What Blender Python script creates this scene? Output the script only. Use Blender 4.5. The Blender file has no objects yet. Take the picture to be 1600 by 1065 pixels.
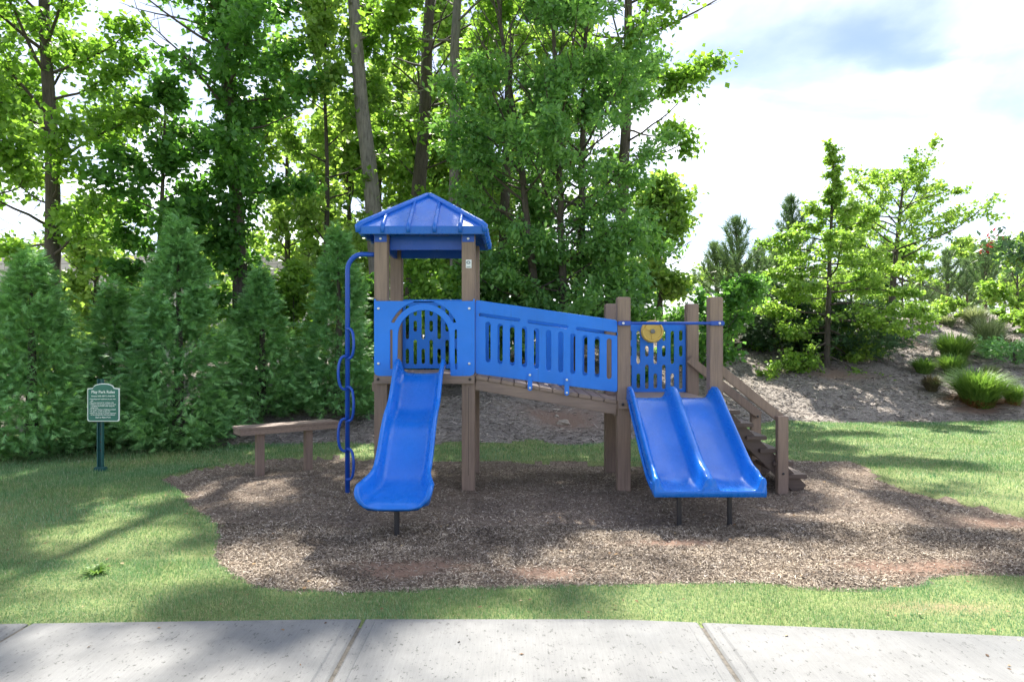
import bpy, bmesh, math, random
import numpy as np
from mathutils import Vector
R = math.radians
random.seed(7)
RNG = np.random.default_rng(11)
scene = bpy.context.scene
COL = scene.collection

# ------------------------------------------------------------------ camera
FPX, CX, CY, CAMZ = 1067.0, 800.0, 532.5, 1.6
cam_d = bpy.data.cameras.new('camera'); cam = bpy.data.objects.new('camera', cam_d); COL.objects.link(cam)
cam.location = (0, 0, CAMZ); cam.rotation_euler = (R(90), 0, 0)
cam_d.sensor_width = 36; cam_d.lens = 36 * FPX / 1600; cam_d.clip_start = 0.05; cam_d.clip_end = 2000
scene.camera = cam

# ------------------------------------------------------------------ sky, sun, exposure
SUN_EL, SUN_AZ = R(52), R(-3)          # azimuth measured from +Y (behind the play set) towards +X
world = bpy.data.worlds.new('World'); scene.world = world; world.use_nodes = True
nt = world.node_tree; nt.nodes.clear()
def N(tree, typ, **kw):
    n = tree.nodes.new(typ)
    for k, v in kw.items():
        if k in n.inputs.keys() if hasattr(n.inputs, 'keys') else False: n.inputs[k].default_value = v
        else: setattr(n, k, v)
    return n
sky = nt.nodes.new('ShaderNodeTexSky'); sky.sky_type = 'NISHITA'; sky.sun_disc = False
sky.sun_elevation = SUN_EL; sky.sun_rotation = SUN_AZ; sky.air_density = 1.0; sky.dust_density = 0.6
tc = nt.nodes.new('ShaderNodeTexCoord')
sep = nt.nodes.new('ShaderNodeSeparateXYZ'); nt.links.new(tc.outputs['Generated'], sep.inputs[0])
zc = nt.nodes.new('ShaderNodeMath'); zc.operation = 'MAXIMUM'; zc.inputs[1].default_value = 0.0
nt.links.new(sep.outputs[2], zc.inputs[0])
za = nt.nodes.new('ShaderNodeMath'); za.operation = 'ADD'; za.inputs[1].default_value = 0.22
nt.links.new(zc.outputs[0], za.inputs[0])
comb = nt.nodes.new('ShaderNodeCombineXYZ')
for i in (0, 1):
    dv = nt.nodes.new('ShaderNodeMath'); dv.operation = 'DIVIDE'
    nt.links.new(sep.outputs[i], dv.inputs[0]); nt.links.new(za.outputs[0], dv.inputs[1]); nt.links.new(dv.outputs[0], comb.inputs[i])
cn = nt.nodes.new('ShaderNodeTexNoise'); cn.inputs['Scale'].default_value = 1.5; cn.inputs['Detail'].default_value = 8; cn.inputs['Roughness'].default_value = 0.55; cn.inputs['Distortion'].default_value = 0.4
cmap = nt.nodes.new('ShaderNodeMapping'); cmap.inputs['Location'].default_value = (3.55, 1.15, 0.3)
nt.links.new(comb.outputs[0], cmap.inputs[0]); nt.links.new(cmap.outputs[0], cn.inputs['Vector'])
cr = nt.nodes.new('ShaderNodeValToRGB'); cr.color_ramp.elements[0].position = 0.30; cr.color_ramp.elements[1].position = 0.56
cr.color_ramp.elements[0].color = (.10, .10, .10, 1); cr.color_ramp.elements[1].color = (1, 1, 1, 1); _e = cr.color_ramp.elements.new(.47); _e.color = (.33, .33, .33, 1); cr.color_ramp.elements[2].position = .64
nt.links.new(cn.outputs['Fac'], cr.inputs[0])
mixc = nt.nodes.new('ShaderNodeMix'); mixc.data_type = 'RGBA'
skm = nt.nodes.new('ShaderNodeMix'); skm.data_type = 'RGBA'; skm.blend_type = 'MULTIPLY'; skm.inputs[0].default_value = 1.0; skm.inputs[7].default_value = (.50, .50, .58, 1)
nt.links.new(sky.outputs[0], skm.inputs[6])
last = cr.outputs[0]
dn = nt.nodes.new('ShaderNodeTexNoise'); dn.inputs['Scale'].default_value = 5.0; dn.inputs['Detail'].default_value = 5; nt.links.new(comb.outputs[0], dn.inputs['Vector'])
dj = nt.nodes.new('ShaderNodeVectorMath'); dj.operation = 'MULTIPLY_ADD'; dj.inputs[1].default_value = (.34, .34, 0); nt.links.new(dn.outputs['Color'], dj.inputs[0]); nt.links.new(comb.outputs[0], dj.inputs[2])
for (hx, hy, sx, sy, amt) in ((.73, 1.40, 5.5, 6.5, .80), (.82, 1.44, 4.0, 11.0, .66), (.48, 1.56, 4.0, 7.0, .66), (-1.6, .9, 1.6, 2.2, .8), (.3, -1.2, 1.5, 1.1, .85), (2.2, .3, 1.2, 2.0, .8), (-.7, -2.4, 1.1, .9, .8)):
    sb_ = nt.nodes.new('ShaderNodeVectorMath'); sb_.operation = 'SUBTRACT'; sb_.inputs[1].default_value = (hx + .17, hy + .17, 0); nt.links.new(dj.outputs[0], sb_.inputs[0])
    sc_ = nt.nodes.new('ShaderNodeVectorMath'); sc_.operation = 'MULTIPLY'; sc_.inputs[1].default_value = (sx, sy, 0); nt.links.new(sb_.outputs[0], sc_.inputs[0])
    ln_ = nt.nodes.new('ShaderNodeVectorMath'); ln_.operation = 'LENGTH'; nt.links.new(sc_.outputs[0], ln_.inputs[0])
    mr_ = nt.nodes.new('ShaderNodeMapRange'); mr_.interpolation_type = 'SMOOTHSTEP'; mr_.inputs[1].default_value = .1; mr_.inputs[2].default_value = 1.35; mr_.inputs[3].default_value = 1 - amt; mr_.inputs[4].default_value = 1.0
    nt.links.new(ln_.outputs['Value'], mr_.inputs[0])
    ml_ = nt.nodes.new('ShaderNodeMath'); ml_.operation = 'MULTIPLY'; nt.links.new(last, ml_.inputs[0]); nt.links.new(mr_.outputs[0], ml_.inputs[1]); last = ml_.outputs[0]
nt.links.new(last, mixc.inputs[0]); nt.links.new(skm.outputs[2], mixc.inputs[6])
CLOUD = 7.8
mixc.inputs[7].default_value = (CLOUD * 0.965, CLOUD * 0.985, CLOUD * 1.03, 1)
bg = nt.nodes.new('ShaderNodeBackground'); bg.inputs['Strength'].default_value = 0.1
nt.links.new(mixc.outputs[2], bg.inputs['Color'])
wo = nt.nodes.new('ShaderNodeOutputWorld'); nt.links.new(bg.outputs[0], wo.inputs[0])
sd = bpy.data.lights.new('sun', 'SUN'); sun = bpy.data.objects.new('sun', sd); COL.objects.link(sun)
sd.energy = 4.5; sd.angle = R(0.7); sd.color = (1.0, 0.94, 0.84)
to_sun = Vector((math.sin(SUN_AZ) * math.cos(SUN_EL), math.cos(SUN_AZ) * math.cos(SUN_EL), math.sin(SUN_EL)))
sun.rotation_euler = to_sun.to_track_quat('Z', 'Y').to_euler(); sun.location = to_sun * 60
vs = scene.view_settings; vs.view_transform = 'Standard'; vs.look = 'None'; vs.gamma = 1; vs.use_curve_mapping = False; vs.exposure = 1.72
scene.cycles.max_bounces = 6; scene.cycles.diffuse_bounces = 3; scene.cycles.transmission_bounces = 5; scene.cycles.transparent_max_bounces = 4
scene.cycles.use_denoising = True; scene.cycles.use_adaptive_sampling = True; scene.cycles.adaptive_threshold = .02

# ------------------------------------------------------------------ terrain functions
def P(px, py, z=0.0):
    Y = FPX * (CAMZ - z) / (py - CY); return ((px - CX) / FPX * Y, Y)
TX = [-14, -7, -4.6, -2.6, -0.4, 1.6, 3.4, 5.4, 10.3, 20]
TY = [13.5, 11.6, 10.3, 10.8, 10.5, 10.8, 12.2, 13.4, 13.7, 13.7]
def vnoise(x, y, s, seed=0):
    x = np.asarray(x, float) * s + seed * 17.31; y = np.asarray(y, float) * s + seed * 9.7
    xi, yi = np.floor(x), np.floor(y); fx, fy = x - xi, y - yi
    fx = fx * fx * (3 - 2 * fx); fy = fy * fy * (3 - 2 * fy)
    def h(a, b):
        v = np.sin(a * 127.1 + b * 311.7 + seed * 74.7) * 43758.5453; return v - np.floor(v)
    return (h(xi, yi) * (1 - fx) + h(xi + 1, yi) * fx) * (1 - fy) + (h(xi, yi + 1) * (1 - fx) + h(xi + 1, yi + 1) * fx) * fy
def toe(x): return np.interp(x, TX, TY)
MULCH = [P(*p) for p in [(250,745),(300,732),(360,726),(440,717),(520,711),(560,716),(640,722),(760,722),(880,721),(990,722),(1130,718),(1235,718),(1330,721),(1375,745),(1460,771),(1530,789),(1600,801),(1760,835),(1790,880),(1600,893),(1500,893),(1452,900),(1432,915),(1350,920),(1250,917),(1150,912),(1000,908),(850,911),(700,915),(560,922),(430,925),(392,918),(368,890),(346,860),(340,835),(318,812),(300,790),(283,768)]]
MP = np.array(MULCH)
def in_poly(x, y, poly):
    x = np.asarray(x, float); y = np.asarray(y, float); c = np.zeros(x.shape, bool); j = len(poly) - 1
    for i in range(len(poly)):
        xi, yi = poly[i]; xj, yj = poly[j]
        c ^= ((yi > y) != (yj > y)) & (x < (xj - xi) * (y - yi) / (yj - yi + 1e-12) + xi); j = i
    return c
def in_mulch(x, y):
    x = np.asarray(x, float); y = np.asarray(y, float)
    return in_poly(x + (vnoise(x, y, 1.6, 3) - .5) * .16 + (vnoise(x, y, 9, 4) - .5) * .05, y + (vnoise(x, y, 1.6, 5) - .5) * .14 + (vnoise(x, y, 9, 6) - .5) * .05, MULCH)
def in_bank(x, y):
    return np.asarray(y) > toe(x) - 0.05 + (vnoise(x, y, 1.6, 8) - .5) * .5
def G(x, y):
    x = np.asarray(x, float); y = np.asarray(y, float)
    u = np.maximum(0.0, y - toe(x)); cap = np.interp(x, [-9, -4, 0, 4, 8], [.75, .9, 1.3, 2.4, 2.75])
    a = 0.3 * u + 1e-6
    z = (a ** -5.0 + cap ** -5.0) ** -0.2
    k = np.clip(u / 1.5, 0, 1)
    z = z + k * ((vnoise(x, y, 0.55, 1) - .5) * .28 + (vnoise(x, y, 1.9, 2) - .5) * .10)
    z = z + (vnoise(x, y, 0.8, 12) - .5) * .03 * np.clip((np.abs(y) - 3.9) / .6, 0, 1)
    z = z + np.where(in_poly(x, y, MULCH), (vnoise(x, y, 1.7, 14) - .5) * .07 - .02, 0)
    return z
def hit(px, py):
    Y = np.linspace(3, 80, 7701); X = (px - CX) / FPX * Y; Z = CAMZ - (py - CY) / FPX * Y
    g = G(X, Y); i = int(np.argmax(Z < g)) if (Z < g).any() else len(Y) - 1
    return float(X[i]), float(Y[i]), float(g[i])
def at(px, Y): return (px - CX) / FPX * Y
def zat(py, Y): return CAMZ - (py - CY) / FPX * Y

# ------------------------------------------------------------------ materials
def newmat(name):
    m = bpy.data.materials.new(name); m.use_nodes = True; t = m.node_tree; t.nodes.clear()
    o = t.nodes.new('ShaderNodeOutputMaterial'); b = t.nodes.new('ShaderNodeBsdfPrincipled'); t.links.new(b.outputs[0], o.inputs[0])
    return m, t, b, o
def ramp(t, fac, stops):
    r = t.nodes.new('ShaderNodeValToRGB'); e = r.color_ramp.elements
    while len(e) < len(stops): e.new(0.5)
    for q, (p, c) in zip(e, stops): q.position = p; q.color = (*c, 1)
    t.links.new(fac, r.inputs[0]); return r.outputs[0]
def noise(t, scale, detail=4, rough=.6, coord='Object', stretch=None):
    c = t.nodes.new('ShaderNodeTexCoord'); n = t.nodes.new('ShaderNodeTexNoise')
    n.inputs['Scale'].default_value = scale; n.inputs['Detail'].default_value = detail; n.inputs['Roughness'].default_value = rough
    if coord == 'World':
        g = t.nodes.new('ShaderNodeNewGeometry'); src = g.outputs['Position']
    else: src = c.outputs[coord]
    if stretch:
        mp = t.nodes.new('ShaderNodeMapping'); mp.inputs['Scale'].default_value = stretch; t.links.new(src, mp.inputs[0]); src = mp.outputs[0]
    t.links.new(src, n.inputs['Vector']); return n.outputs['Fac']
def mixrgb(t, fac, a, b, mode='MIX'):
    m = t.nodes.new('ShaderNodeMix'); m.data_type = 'RGBA'; m.blend_type = mode
    for i, v in ((0, fac), (6, a), (7, b)):
        if hasattr(v, 'is_linked'): t.links.new(v, m.inputs[i])
        else: m.inputs[i].default_value = v if i == 0 else (*v, 1)
    return m.outputs[2]
def bump(t, b, h, strength=.3, dist=.01):
    n = t.nodes.new('ShaderNodeBump'); n.inputs['Strength'].default_value = strength; n.inputs['Distance'].default_value = dist
    t.links.new(h, n.inputs['Height']); t.links.new(n.outputs[0], b.inputs['Normal'])
def plain(name, c, rough=.5, metal=0, coat=0, var=.12, scale=6, bumps=0):
    m, t, b, o = newmat(name)
    f = noise(t, scale, 5, .65, 'World')
    t.links.new(ramp(t, f, [(.3, tuple(x * (1 - var) for x in c)), (.7, tuple(min(1, x * (1 + var)) for x in c))]), b.inputs['Base Color'])
    b.inputs['Roughness'].default_value = rough; b.inputs['Metallic'].default_value = metal; b.inputs['Coat Weight'].default_value = coat
    if bumps: bump(t, b, noise(t, scale * 30, 3, .6, 'World'), bumps, .002)
    return m
def plastic(name, c, rough, coat):
    m, t, b, o = newmat(name)
    f = noise(t, 1.6, 4, .6, 'World'); sc_ = noise(t, 7, 7, .75, 'World', (1, .35, 1)); st_ = noise(t, 5, 5, .7, 'World', (6, 6, .5))
    col = ramp(t, f, [(.3, tuple(x * .88 for x in c)), (.7, tuple(min(1, x * 1.1) for x in c))])
    fade = tuple(min(1, x * 1.1 + .05) for x in c); dirt = tuple(x * .55 + .012 for x in c)
    col = mixrgb(t, ramp(t, sc_, [(.56, (0, 0, 0)), (.74, (.42, .42, .42))]), col, fade)
    col = mixrgb(t, ramp(t, st_, [(.60, (0, 0, 0)), (.76, (.40, .40, .40))]), col, dirt)
    t.links.new(col, b.inputs['Base Color']); t.links.new(ramp(t, sc_, [(.35, (rough * .8,) * 3), (.7, (min(1, rough * 1.9),) * 3)]), b.inputs['Roughness'])
    b.inputs['Coat Weight'].default_value = coat; b.inputs['Coat Roughness'].default_value = .08; b.inputs['Specular IOR Level'].default_value = .36; bump(t, b, noise(t, 60, 3, .6, 'World'), .05, .002); return m
def leafmat(name, c1, c2, tr=(1.5, 1.5, .7), fac=.5, rough=.45):
    m, t, b, o = newmat(name)
    g = t.nodes.new('ShaderNodeNewGeometry')
    big = noise(t, .9, 2, .5, 'World')
    ad = t.nodes.new('ShaderNodeMath'); ad.operation = 'MULTIPLY_ADD'; ad.inputs[1].default_value = .6; t.links.new(g.outputs['Random Per Island'], ad.inputs[0])
    sb = t.nodes.new('ShaderNodeMath'); sb.operation = 'MULTIPLY_ADD'; sb.inputs[1].default_value = 1.0; sb.inputs[2].default_value = -.3
    t.links.new(big, sb.inputs[0]); t.links.new(sb.outputs[0], ad.inputs[2])
    c = mixrgb(t, ad.outputs[0], c1, c2)
    t.links.new(c, b.inputs['Base Color']); b.inputs['Roughness'].default_value = rough; b.inputs['Specular IOR Level'].default_value = .35
    tl = t.nodes.new('ShaderNodeBsdfTranslucent'); t.links.new(mixrgb(t, 1.0, c, tr, 'MULTIPLY'), tl.inputs[0])
    mx = t.nodes.new('ShaderNodeMixShader'); mx.inputs[0].default_value = fac
    t.links.new(b.outputs[0], mx.inputs[1]); t.links.new(tl.outputs[0], mx.inputs[2]); t.links.new(mx.outputs[0], o.inputs[0])
    return m
def islandmat(name, stops, rough=.85):
    m, t, b, o = newmat(name); g = t.nodes.new('ShaderNodeNewGeometry')
    t.links.new(mixrgb(t, 1.0, ramp(t, g.outputs['Random Per Island'], stops), ramp(t, noise(t, 1.5, 5, .62, 'World'), [(.34, (.52, .50, .50)), (.5, (.95, .93, .92)), (.68, (1.3, 1.26, 1.2))]), 'MULTIPLY'), b.inputs['Base Color']); b.inputs['Roughness'].default_value = rough  # broad noise: dark wet patches, and sunlit paleness put into the colour
    b.inputs['Specular IOR Level'].default_value = .25
    return m
def woodmat(name, c, vert=True):
    m, t, b, o = newmat(name)
    st = (14, 14, .8) if vert else (.8, 14, 14)
    f = noise(t, 3.2, 6, .7, 'World', st); f2 = noise(t, 1.3, 3, .5, 'World')
    c1 = ramp(t, f, [(.25, tuple(x * .68 for x in c)), (.5, c), (.8, tuple(x * 1.28 for x in c))])
    t.links.new(mixrgb(t, .55, c1, ramp(t, f2, [(.35, (.72, .66, .70)), (.65, (1.2, 1.12, 1.0))]), 'MULTIPLY'), b.inputs['Base Color'])
    b.inputs['Roughness'].default_value = .62; bump(t, b, f, .35, .003); return m
def barkmat(name, c):
    m, t, b, o = newmat(name)
    f = noise(t, 5, 6, .75, 'World', (5, 5, .7)); f2 = noise(t, 1.2, 3, .5, 'World')
    t.links.new(mixrgb(t, .6, ramp(t, f, [(.3, tuple(x * .35 for x in c)), (.5, c), (.75, tuple(x * 1.5 for x in c))]), ramp(t, f2, [(.3, (.7, .72, .7)), (.7, (1.25, 1.2, 1.15))]), 'MULTIPLY'), b.inputs['Base Color'])
    b.inputs['Roughness'].default_value = .9; bump(t, b, f, .9, .03); return m
M = {}
M['blue_panel'] = plastic('blue_panel', (.016, .19, .76), .36, .04)
M['blue_slide'] = plastic('blue_slide', (.010, .165, .66), .22, .12)
M['blue_roof'] = plastic('blue_roof', (.010, .13, .58), .25, .2)
M['blue_steel'] = plastic('blue_steel', (.006, .075, .46), .32, .25)
M['wood'] = woodmat('brown_lumber', (.235, .175, .145))
M['wood_h'] = woodmat('brown_lumber_boards', (.25, .192, .162), False)
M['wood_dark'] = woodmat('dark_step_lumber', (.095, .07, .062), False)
M['bolt'] = plain('galvanised_bolt', (.62, .64, .66), .35, .85, 0, .1, 30)
M['black_steel'] = plain('black_steel', (.022, .022, .026), .45, 0, .1, .1, 10)
M['yellow'] = plain('yellow_plastic', (.66, .45, .10), .4, 0, .1, .08, 9)
M['grey_hub'] = plain('grey_hub', (.2, .2, .2), .5)
M['label_white'] = plain('label_white', (.72, .74, .76), .4)
M['label_ink'] = plain('label_ink', (.10, .16, .2), .5)
M['sign_green'] = plain('sign_green', (.018, .15, .115), .42, 0, .1, .1, 8)
M['sign_white'] = plain('sign_white', (.72, .78, .74), .5, 0, 0, .05, 12)
M['sign_post'] = plain('sign_post', (.012, .085, .085), .45, 0, .1, .15, 9)
M['bark'] = barkmat('bark_dark', (.085, .07, .062))
M['bark_light'] = barkmat('bark_grey', (.21, .19, .18))
M['bark_pine'] = barkmat('bark_pine', (.12, .085, .065))
M['leaf_mid'] = leafmat('leaf_mid', (0.08, 0.194, 0.037), (0.257, 0.427, 0.084))
M['leaf_dark'] = leafmat('leaf_dark', (0.048, 0.145, 0.04), (0.145, 0.322, 0.074))
M['leaf_oak'] = leafmat('leaf_oak', (0.08, 0.209, 0.084), (0.242, 0.435, 0.139))
M['leaf_bright'] = leafmat('leaf_bright', (0.146, 0.299, 0.055), (0.354, 0.512, 0.11), (1.3, 1.3, .8))
M['leaf_far'] = leafmat('leaf_far', (0.129, 0.257, 0.074), (0.354, 0.499, 0.149))
M['cypress'] = leafmat('cypress_spray', (0.096, 0.266, 0.108), (0.32, 0.576, 0.202), (1.3, 1.4, .7), .25)
M['evergreen'] = leafmat('evergreen_spray', (0.037, 0.094, 0.05), (0.125, 0.225, 0.106), (1.2, 1.3, .7), .2)
M['pine'] = leafmat('pine_needle', (0.072, 0.144, 0.066), (0.204, 0.288, 0.132), (1.2, 1.3, .8), .25)
M['ograss'] = leafmat('ornamental_grass', (0.072, 0.18, 0.036), (0.216, 0.336, 0.078), (1.4, 1.4, .8), .35)
M['ograss_pale'] = leafmat('pale_ornamental_grass', (.14, .20, .08), (.34, .38, .22), (1.2, 1.2, .9), .35)
M['ograss_dry'] = leafmat('dry_grass', (.10, .085, .05), (.20, .17, .11), (1.1, 1.1, .8), .25)
M['straw_rust'] = leafmat('rusty_straw', (.20, .075, .02), (.34, .16, .05), (1.1, 1.0, .8), .2)
M['leaf_red'] = leafmat('leaf_red', (.20, .025, .03), (.36, .07, .06), (1.3, .9, .8), .35)
def grassmat():
    m, t, b, o = newmat('lawn_blades'); g = t.nodes.new('ShaderNodeNewGeometry')
    c = ramp(t, g.outputs['Random Per Island'], [(0, (.09, .215, .085)), (.45, (.15, .31, .115)), (.75, (.24, .385, .16)), (.92, (.37, .42, .24)), (1, (.50, .47, .34))])
    f = noise(t, .9, 3, .6, 'World')
    c = mixrgb(t, 1.0, c, ramp(t, f, [(.3, (.82, 1.0, 1.05)), (.7, (1.25, 1.06, .9))]), 'MULTIPLY')
    t.links.new(c, b.inputs['Base Color']); b.inputs['Roughness'].default_value = .55
    tl = t.nodes.new('ShaderNodeBsdfTranslucent'); t.links.new(c, tl.inputs[0])
    mx = t.nodes.new('ShaderNodeMixShader'); mx.inputs[0].default_value = .35
    t.links.new(b.outputs[0], mx.inputs[1]); t.links.new(tl.outputs[0], mx.inputs[2]); t.links.new(mx.outputs[0], o.inputs[0]); return m
M['blades'] = grassmat()
def soilattr(t, c):
    a = t.nodes.new('ShaderNodeAttribute'); a.attribute_name = 'soil'
    f = noise(t, 9, 5, .7, 'World')
    mul = t.nodes.new('ShaderNodeMath'); mul.operation = 'MULTIPLY'; mul.use_clamp = True; t.links.new(a.outputs['Fac'], mul.inputs[0])
    ra = ramp(t, f, [(.3, (.5, .5, .5)), (.6, (1.3, 1.3, 1.3))]); t.links.new(ra, mul.inputs[1])
    ml2 = t.nodes.new('ShaderNodeMath'); ml2.operation = 'MULTIPLY'; ml2.inputs[1].default_value = .75; t.links.new(mul.outputs[0], ml2.inputs[0])
    return mixrgb(t, ml2.outputs[0], c, (.27, .17, .125))
def groundmat(name, stops, s1, s2, bs, bd):
    m, t, b, o = newmat(name)
    f = noise(t, s1, 8, .72, 'World'); f2 = noise(t, s2, 4, .6, 'World')
    c = mixrgb(t, .7, ramp(t, f, stops), ramp(t, f2, [(.3, (.68, .68, .70)), (.7, (1.3, 1.26, 1.2))]), 'MULTIPLY')
    t.links.new(soilattr(t, c), b.inputs['Base Color']); b.inputs['Roughness'].default_value = .95; b.inputs['Specular IOR Level'].default_value = .15
    bump(t, b, f, bs, bd); return m
M['lawn'] = groundmat('lawn_thatch', [(.3, (.12, .165, .06)), (.55, (.21, .26, .105)), (.75, (.32, .32, .18))], 40, 1.1, .8, .02)
M['mulch'] = groundmat('mulch_base', [(.3, (.085, .066, .054)), (.5, (.22, .175, .142)), (.75, (.38, .32, .26))], 34, 1.3, 1, .03)
M['bank'] = groundmat('straw_bank', [(.3, (.12, .108, .10)), (.5, (.28, .255, .235)), (.75, (.46, .425, .39))], 26, .9, 1, .04)
M['chips'] = islandmat('wood_chips', [(0, (.07, .054, .044)), (.3, (.17, .138, .105)), (.6, (.31, .26, .20)), (.85, (.47, .41, .33)), (1, (.62, .56, .49))])
M['straw'] = islandmat('pine_straw', [(0, (.09, .078, .07)), (.35, (.24, .21, .19)), (.7, (.40, .36, .32)), (1, (.56, .51, .46))])
def concmat():
    m, t, b, o = newmat('concrete')
    f = noise(t, 3, 6, .65, 'World'); f2 = noise(t, 55, 3, .6, 'World', (1, .55, 1)); f3 = noise(t, 260, 3, .6, 'World')
    c = ramp(t, f, [(.3, (.142, .146, .15)), (.7, (.20, .205, .208))])
    c = mixrgb(t, 1.0, c, ramp(t, f2, [(.30, (.42, .42, .40)), (.40, (1, 1, 1))]), 'MULTIPLY')
    c = mixrgb(t, .35, c, ramp(t, noise(t, 9, 4, .6, 'World', (14, .6, 1)), [(.35, (.8, .8, .8)), (.65, (1.15, 1.15, 1.14))]), 'MULTIPLY')
    c = mixrgb(t, .6, c, ramp(t, noise(t, .9, 4, .6, 'World'), [(.35, (.78, .79, .80)), (.62, (1.12, 1.1, 1.07))]), 'MULTIPLY')
    c = mixrgb(t, .8, c, ramp(t, f3, [(.3, (.8, .8, .8)), (.6, (1.08, 1.08, 1.06))]), 'MULTIPLY')
    t.links.new(c, b.inputs['Base Color']); b.inputs['Roughness'].default_value = .85; bump(t, b, f3, .4, .002); return m
M['concrete'] = concmat()
M['joint'] = plain('joint_dirt', (.11, .10, .085), .95, 0, 0, .4, 30)
M['rock'] = plain('field_stone', (.34, .29, .24), .9, 0, 0, .3, 14, .5)
def wallmat():
    m, t, b, o = newmat('pale_block_wall')
    g = t.nodes.new('ShaderNodeTexCoord'); br = t.nodes.new('ShaderNodeTexBrick'); br.inputs['Scale'].default_value = 1
    br.inputs['Brick Width'].default_value = .8; br.inputs['Row Height'].default_value = .28; br.inputs['Mortar Size'].default_value = .018
    br.inputs['Color1'].default_value = (.50, .47, .43, 1); br.inputs['Color2'].default_value = (.58, .55, .51, 1); br.inputs['Mortar'].default_value = (.33, .31, .29, 1)
    mp = t.nodes.new('ShaderNodeMapping'); mp.inputs['Rotation'].default_value = (R(90), 0, 0); t.links.new(g.outputs['Object'], mp.inputs[0]); t.links.new(mp.outputs[0], br.inputs['Vector'])
    t.links.new(br.outputs['Color'], b.inputs['Base Color']); b.inputs['Roughness'].default_value = .9; bump(t, b, br.outputs['Fac'], -.5, .02); return m
M['wall'] = wallmat()

# ------------------------------------------------------------------ mesh helpers
WO = {}
def link(o, origin, parent):
    COL.objects.link(o); po = WO[parent.name] if parent else Vector((0, 0, 0))
    o.parent = parent; o.location = Vector(origin) - po; WO[o.name] = Vector(origin); return o
def empty(name, loc, label, cat, group=None):
    o = bpy.data.objects.new(name, None); o.empty_display_size = .2; link(o, loc, None); return tag(o, label, cat, group)
def tag(o, label=None, cat=None, group=None, kind=None):
    if label: o['label'] = label
    if cat: o['category'] = cat
    if group: o['group'] = group
    if kind: o['kind'] = kind
    return o
def npmesh(name, V, F, mat, parent=None, origin=None, smooth=False):
    V = np.asarray(V, np.float32).reshape(-1, 3); F = np.asarray(F, np.int32)
    if origin is None: origin = (V.min(0) + V.max(0)) / 2
    origin = np.asarray(origin, float); V = V - origin.astype(np.float32)
    me = bpy.data.meshes.new(name); n, k = F.shape
    me.vertices.add(len(V)); me.vertices.foreach_set('co', V.ravel())
    me.loops.add(n * k); me.loops.foreach_set('vertex_index', F.ravel())
    me.polygons.add(n); me.polygons.foreach_set('loop_start', np.arange(0, n * k, k, dtype=np.int32)); me.polygons.foreach_set('loop_total', np.full(n, k, np.int32))
    if smooth: me.polygons.foreach_set('use_smooth', np.ones(n, bool))
    me.update(calc_edges=True); me.materials.append(mat)
    return link(bpy.data.objects.new(name, me), origin, parent)
class MB:
    def __init__(s): s.v = []; s.f = []
    def add(s, v, f): b = len(s.v); s.v += [tuple(p) for p in v]; s.f += [tuple(i + b for i in q) for q in f]; return s
    def box(s, x0, x1, y0, y1, z0, z1):
        return s.add([(x0,y0,z0),(x1,y0,z0),(x1,y1,z0),(x0,y1,z0),(x0,y0,z1),(x1,y0,z1),(x1,y1,z1),(x0,y1,z1)], [(0,3,2,1),(4,5,6,7),(0,1,5,4),(1,2,6,5),(2,3,7,6),(3,0,4,7)])
    def beam(s, a, b, w, h, up=(0, 0, 1)):
        a, b = Vector(a), Vector(b); d = (b - a).normalized(); side = d.cross(Vector(up)).normalized(); u = side.cross(d)
        v = [p + side * (sx * w / 2) + u * (sz * h / 2) for p in (a, b) for sx, sz in ((-1,-1),(1,-1),(1,1),(-1,1))]
        return s.add(v, [(0,1,2,3),(7,6,5,4),(0,4,5,1),(1,5,6,2),(2,6,7,3),(3,7,4,0)])
    def tube(s, pts, rad, n=8, caps=True):
        pts = [Vector(p) for p in pts]; rads = rad if isinstance(rad, (list, tuple)) else [rad] * len(pts); prev = None; rings = []
        for i, p in enumerate(pts):
            d = (pts[min(i + 1, len(pts) - 1)] - pts[max(i - 1, 0)]).normalized()
            if prev is None: a = d.orthogonal().normalized()
            else: a = (prev - d * prev.dot(d)).normalized()
            prev = a; b = d.cross(a); rings.append([p + (a * math.cos(k * 2 * math.pi / n) + b * math.sin(k * 2 * math.pi / n)) * rads[i] for k in range(n)])
        f = [(i * n + k, i * n + (k + 1) % n, (i + 1) * n + (k + 1) % n, (i + 1) * n + k) for i in range(len(pts) - 1) for k in range(n)]
        if caps: f += [tuple(range(n - 1, -1, -1)), tuple((len(pts) - 1) * n + k for k in range(n))]
        return s.add([q for r in rings for q in r], f)
    def build(s, name, mat, parent=None, bevel=0, smooth=False, seg=2):
        v = np.array(s.v); o = (v.min(0) + v.max(0)) / 2; me = bpy.data.meshes.new(name)
        me.from_pydata([tuple(p) for p in v - o], [], s.f); bm = bmesh.new(); bm.from_mesh(me)
        bmesh.ops.recalc_face_normals(bm, faces=bm.faces)
        if bevel: bmesh.ops.bevel(bm, geom=bm.edges[:], offset=bevel, segments=seg, affect='EDGES', clamp_overlap=True)
        if smooth:
            for q in bm.faces: q.smooth = True
        bm.to_mesh(me); bm.free(); me.materials.append(mat)
        return link(bpy.data.objects.new(name, me), o, parent)
def rounded(pts, r, n=5):
    out = []
    for i, p in enumerate(pts):
        p = Vector(p); a = Vector(pts[i - 1]); b = Vector(pts[(i + 1) % len(pts)])
        ra = r[i] if isinstance(r, (list, tuple)) else r
        if ra <= 0: out.append(tuple(p)); continue
        da = (a - p); db = (b - p); la = min(ra, da.length * .49); lb = min(ra, db.length * .49); s = p + da.normalized() * la; e = p + db.normalized() * lb
        for k in range(n + 1):
            t = k / n; out.append(tuple(s * (1 - t) ** 2 + p * 2 * t * (1 - t) + e * t * t))
    return out
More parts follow.
